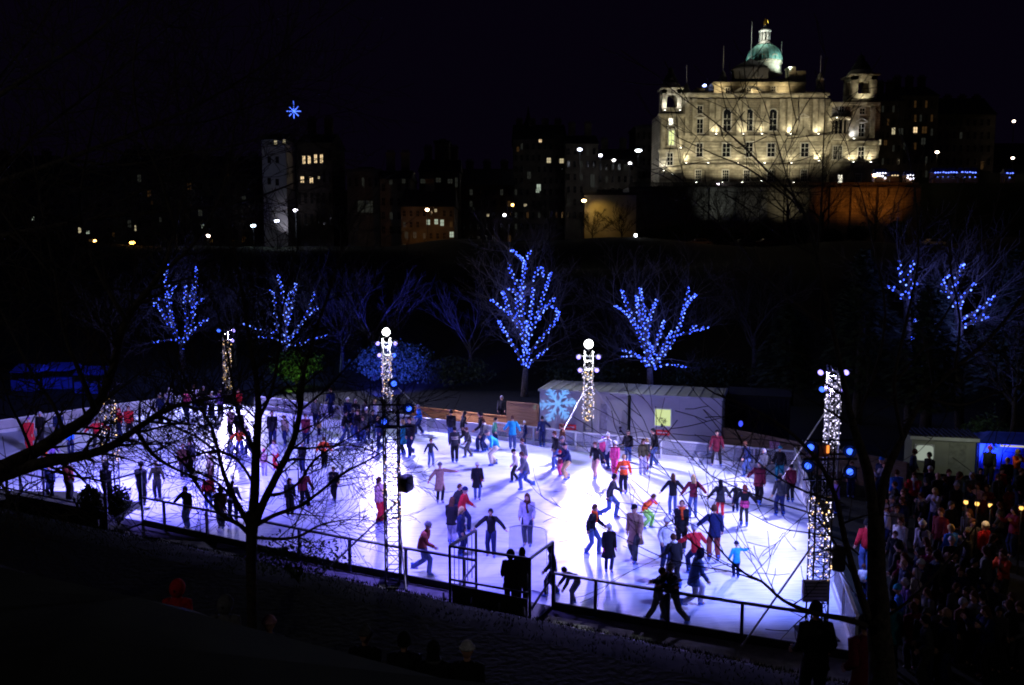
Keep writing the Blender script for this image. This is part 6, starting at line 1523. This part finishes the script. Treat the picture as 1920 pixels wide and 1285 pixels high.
block('tenement', 'dark tenement above the orange lit frontage', 786, 862, 322, 400, 185, 12, [(793,340,9,8,2),(822,338,9,8,2),(844,340,9,8,2),(776,327,3,3,1)], grid=(6,2,.05,5), roof='gable', chim=3)
block('tenement', 'thin dark tower block with two stacked lit windows', 815, 842, 268, 345, 205, 10, [(828,279,5,5,1),(828,298,5,8,1)], grid=(2,3,0,6))
for i,(x0,x1,yt,yb,Y,lab,ws) in enumerate(((-40,90,330,470,182,'dark tenement at the left edge behind the branches',[(62,410,5,6,3),(20,420,4,4,2)]),(90,215,352,470,178,'low dark tenement behind the left branches',[(150,432,5,10,1),(165,436,6,5,3),(213,440,4,8,4)]),(215,345,318,468,184,'dark tenement with a few dim windows left of the pale tower',[(255,428,4,10,1),(301,412,4,9,2),(285,380,4,6,4)]),(345,488,335,466,180,'long dark tenement running up to the pale tower',[(427,330,4,5,4),(380,425,5,7,3),(455,400,4,7,2)]),(862,962,348,462,190,'dark tenement between the tower block and the old town',[(915,404,4,4,1),(888,392,4,6,2)]))):
    block('tenement', lab, x0, x1, yt, yb, Y, 13, ws, grid=(7,5,.05,40+i), roof='gable', chim=3)
block('church', 'dark spired church on the skyline left of the palace', 978, 1004, 236, 330, 260, 12, [(990,250,4,10,4)], roof='spire')
th, o = block('tenement', 'tall old town tenement with a few bright windows under the spire', 962, 1060, 262, 440, 215, 16, [(1010,352,7,12,3),(1013,231+33,5,6,0),(1029,301,7,9,1),(1053,302,7,8,1),(971,280,4,9,4),(992,329,7,13,2),(1008,358,6,6,3),(985,385,5,4,1)], grid=(9,8,.10,7), roof='gable', chim=4)
block('tenement', 'stepped tenement beside the row of street lamps', 1060, 1120, 270, 420, 212, 14, [(1111,339,8,24,2)], grid=(5,6,.12,8), roof='gable', chim=2)
block('tenement', 'lower tenement nearest the palace on its left', 1120, 1190, 300, 420, 216, 14, [], grid=(6,5,.12,9), roof='gable', chim=2)
block('office_block', 'plain dim block just left of the palace tower', 1192, 1233, 240, 345, 222, 12, [], grid=(4,4,.0,10))
block('tenement', 'dark gabled tenement right of the palace with warm windows', 1640, 1690, 190, 345, 214, 14, [(1648,267,7,9,1),(1660,268,6,9,4),(1675,246,6,12,1),(1690-1,247,8,12,2)], grid=(5,6,.2,11), roof='gable', chim=3)
block('tenement', 'second dark gabled tenement right of the palace', 1690, 1752, 180, 345, 216, 14, [(1716,244,7,10,0),(1733,244,9,12,4),(1731,265,8,12,2)], grid=(6,6,.2,12), roof='gable', chim=3)
block('tenement', 'farthest dark tenement toward the right edge', 1756, 1860, 215, 345, 225, 14, [(1841,310,5,14,4)], grid=(8,5,.06,13), roof='gable', chim=4)
# side street wall lit by a sodium street lamp
def street_lamp(px, py, Y, label, col, h, pw, em=14, r=.30, armed=False):
    c = A(px, py, Y); b = V((c.x, c.y, min(gz(c.x,c.y), c.z-1.5) if h is None else c.z-h)); th = empty('street_lamp', b, label, 'street lamp', 'street lamps in the old town'); z = c.z-b.z; m = MB(); m.tube([(0,0,0),(0,0,z*.3),(0,0,z-.1)],[.13,.08,.06],8); m.tube([(0,0,z+.28),(0,0,z+.42)],[.32,.05],8); m.build('post', M['steel'], th)
    k = (round(col[0],2),round(col[1],2),em); nm = 'lamp glass %s' % (k,); g = bpy.data.materials.get(nm) or emis(nm, col, em); m = MB(); m.lathe((0,0,z),[(r*.6,-.2),(r,0),(r*.9,.2),(r*.5,.28)],12); m.build('globe', g, th, True)
    if pw: light('lamp light','POINT', c+V((0,-.6,0)), pw, col, size=.2)
th, o = block('side_wall', 'blank garden wall washed yellow by a street lamp', 1096, 1192, 366, 450, 178, 3, [], mt='cabin', cat='wall', group=None)
street_lamp(1095,377,174,'street lamp throwing yellow light on the blank wall',(1,.62,.25),None,0,20,.45)
q = A(1112,374,174.5); light('yellow wall light','SPOT', q, 420, (1,.55,.06), A(1125,412,178), .2, 100, .9)
for px,py,Y,lab,col,h,pw,r in ((1087,281,195,'first street lamp of the descending row',(.8,.85,1),5,300,.5),(1126,292,200,'second street lamp of the descending row',(.85,.85,1),5,200,.42),(1151,301,205,'third street lamp of the descending row',(.9,.88,.9),5,200,.4),(1181,307,208,'fourth street lamp of the descending row',(.9,.9,.95),5,200,.4),(1197,283,196,'big bluish white street lamp left of the palace',(.85,.92,1),7,700,.75),
  (554,395,160,'street lamp right of the pale tower foot',(.85,.85,1),5,150,.42),(519,415,158,'bluish street lamp in front of the pale tower',(.75,.8,1),5,150,.42),(475,424,158,'bluish street lamp left of the pale tower',(.65,.85,1),5,300,.45),(801,394,160,'street lamp above the orange lit frontage',(1,.7,.4),5,60,.35),(900,453,155,'street lamp by the dark road',(.8,.85,1),4,60,.36),(390,443,150,'orange tinted street lamp deep left',(1,.8,.6),4,40,.32),(248,456,150,'orange street lamp far left behind branches',(1,.45,.08),5,60,.45),
  (946,404,170,'small white lamp right of the orange frontage',(.9,.95,1),4,30,.28),(961,385,175,'small orange lamp under the tall tenement',(1,.5,.12),4,20,.26),(178,453,150,'small orange lamp at far left',(1,.5,.12),4,20,.25),(1192,442,150,'small white lamp below the palace wall',(.9,.95,1),3,20,.26),(1901,228,220,'upper yellow lamp at the right edge',(1,.8,.4),5,20,.36),(1899,297,218,'lower yellow lamp at the right edge',(1,.8,.4),5,20,.36),(1757,286,205,'yellow lamp lighting a gable on the right',(1,.8,.45),5,260,.4),(1321,161,206,'small blue white lamp on the palace roofline',(.35,.45,1),1.2,0,.45),(1347,345,186,'pinkish lamp on the terrace balustrade',(1,.85,1),1,60,.3)):
    street_lamp(px,py,Y,lab,col,h,pw,12,r)
for i,px in enumerate((1215,1262,1318,1372,1428,1490,1560,1610,1680)):
    c = A(px, 446, 170); leafy('shrub', 'dark shrub standing in the row below the retaining wall of the palace', c, (3.2,1.5,1.9+.5*(i%3)), 700, .45, 'leafd', 300+i, 'shrub', 'dark shrubs below the retaining wall')
# stalls with coloured lights on the hill at the right
e_sb = emis('stall blue light',(.12,.2,1),3.5); e_sw = emis('stall white light',(.8,.8,1),3.2)
for px0,px1,py0,py1,lab,mt in ((1638,1660,322,338,'market stall glowing white beside the palace',e_sw),(1666,1684,327,338,'small stall with warm lights',e_l[0]),(1695,1710,326,338,'small stall with blue white lights',e_sw),(1746,1790,320,329,'long stall edged with blue lights',e_sb),(1796,1830,320,330,'stall edged with blue lights right of the long stall',e_sb),(1880,1898,322,332,'small blue lit stall by the right edge',e_sb)):
    Y = 186; a = A((px0+px1)/2, 343, Y); th = empty('market_stall', a, lab, 'stall', 'lit stalls on the hill'); w_ = (px1-px0)*Y/F; h = (343-py0)*Y/F; m = MB(); m.loft([[V((-w_/2-.2,-1,h*.8)),V((w_/2+.2,-1,h*.8)),V((w_/2+.2,1,h*.8)),V((-w_/2-.2,1,h*.8))],[V((-w_/2,-.05,h+.5)),V((w_/2,-.05,h+.5)),V((w_/2,.05,h+.5)),V((-w_/2,.05,h+.5))]]); m.build('roof', M['tarp'], th)
    m = MB(); m.box((0,.9,h*.4),(w_,.1,h*.8)); m.box((0,-.6,.5),(w_,.5,1.0)); m.build('counter', M['ply'], th); m = MB(); rn = random.Random(px0)
    for k in range(max(3,int(w_/.55))):
        m.ball((-w_/2+.3+k*.55, -1.05, h*.8+rn.uniform(-.12,.05)),(.2,.1,.13),6,4)
        if mt is e_sb and k % 2: m.ball((-w_/2+.3+k*.55, -1.0, h*.42),(.16,.1,.08),6,4)
        elif mt is e_sw: m.ball((-w_/2+.3+k*.55, -1.0, h*.5+rn.uniform(-.3,.3)),(.22,.1,.22),6,4)
    m.build('lights', mt, th, True)
# star of lights on a mast, at left
c = A(551, 209, 150); b = V((c.x,c.y,gz(c.x,c.y))); th = empty('light_star', b, 'eight pointed star of blue lights high on a thin mast', 'star light'); m = MB(); m.tube([(0,.1,0),(0,.1,c.z-b.z)],[.16,.05],8); m.build('mast', M['black'], th); z = c.z-b.z
m = MB()
for k in range(8):
    a = PI/4*k + PI/2; L_ = 1.75 if k == 0 else 1.2 if k % 2 == 0 else 1.1; m.tube([(0,0,z),(L_*math.cos(a),0,z+L_*math.sin(a))],.03,4)
m.build('frame', M['steel'], th); bm_ = MB(); bm_.ball((0,0,0),.085,6,4); me = bm_.mesh('bulb', emis('star bulb',(.07,.16,1),3), True)
for k in range(8):
    a = PI/4*k + PI/2; L_ = 1.75 if k == 0 else 1.2 if k % 2 == 0 else 1.1
    for j in range(7): o = link('bulb', me, th); o.location = ((L_*(j+.7)/7.2)*math.cos(a),-.05,z+(L_*(j+.7)/7.2)*math.sin(a))
# bare trees before the retaining wall and parked cars on the road below it
for i,a in enumerate(((1110,452,160,385,'bare tree before the yellow lit wall'),(1165,455,160,380,'crooked bare tree right of the yellow lit wall'),(1285,450,172,320,'dark bare tree at the left of the retaining wall'),(1345,452,170,335,'dark bare tree before the pale part of the retaining wall'),(1400,452,172,340,'dark bare tree under the middle of the palace'),(1475,455,165,262,'tall dark bare tree before the palace front'),(1540,455,165,300,'dark bare tree at the corner of the palace'),(1640,450,170,345,'dark bare tree before the orange lit wall'))):
    bare(*a[:4], 200+i, a[4], 'bark', 'bare trees before the retaining wall', 3, .7)
def car(px, py, Y, label, col, rz):
    c = A(px, py, Y); b = V((c.x,c.y,gz(c.x,c.y)+.02)); th = empty('parked_car', b, label, 'car', 'cars parked below the palace', rz); m = MB()
    pf = [(-2.1,.35),(-2.1,.75),(-1.3,.9),(-.7,1.4),(.7,1.42),(1.5,.95),(2.1,.8),(2.12,.35)]; m.loft([[V((x,y,z)) for x,z in pf] for y in (-.82,-.86,.86,.82)]); m.build('body', mat('car paint '+label[:12], col, .25, .05), th)
    g = MB(); g.loft([[V((x,y,z)) for x,z in ((-1.05,.95),(-.6,1.32),(.6,1.34),(1.2,.97))] for y in (-.872,.872)]); g.build('window', M['pane'], th)
    for x in (-1.3,1.3):
        for y in (-.8,.8): w_ = MB(); w_.tube([(x,y-.1,.32),(x,y+.1,.32)],.32,14); o = w_.build('wheel', M['black'], th)
    for y in (-.6,.6): h = MB(); h.ball((2.1,y,.68),(.05,.15,.09),8,5); h.build('headlight', M['white'], th)
for px,py,Y,lab,col,rz in ((1312,432,158,'leftmost parked car on the road below the palace',(.12,.1,.1),.1),(1395,428,158,'parked car below the middle of the palace',(.05,.05,.07),.1),(1752,396,170,'pale parked car below the orange wall',(.5,.5,.48),.05),(1440,428,158,'third parked car on the road below the palace',(.1,.02,.02),.1)): car(px,py,Y,lab,col,rz)
light('road light','POINT', A(1320,415,154), 60, (1,.45,.1), size=.2); light('road light','POINT', A(1752,385,166), 120, (1,.6,.25), size=.2)
# ------------------------------------------------------------------ render settings
sc.view_settings.view_transform = 'Standard'; sc.view_settings.look = 'None'; sc.view_settings.gamma = 1; sc.view_settings.use_curve_mapping = False
sc.view_settings.exposure = 0
sc.cycles.filter_width = 1.9
cy = sc.cycles; cy.use_denoising = True; cy.max_bounces = 6; cy.diffuse_bounces = 3; cy.glossy_bounces = 2; cy.transmission_bounces = 3; cy.transparent_max_bounces = 12
cy.sample_clamp_indirect = 4; cy.use_light_tree = True; cy.caustics_reflective = False; cy.caustics_refractive = False
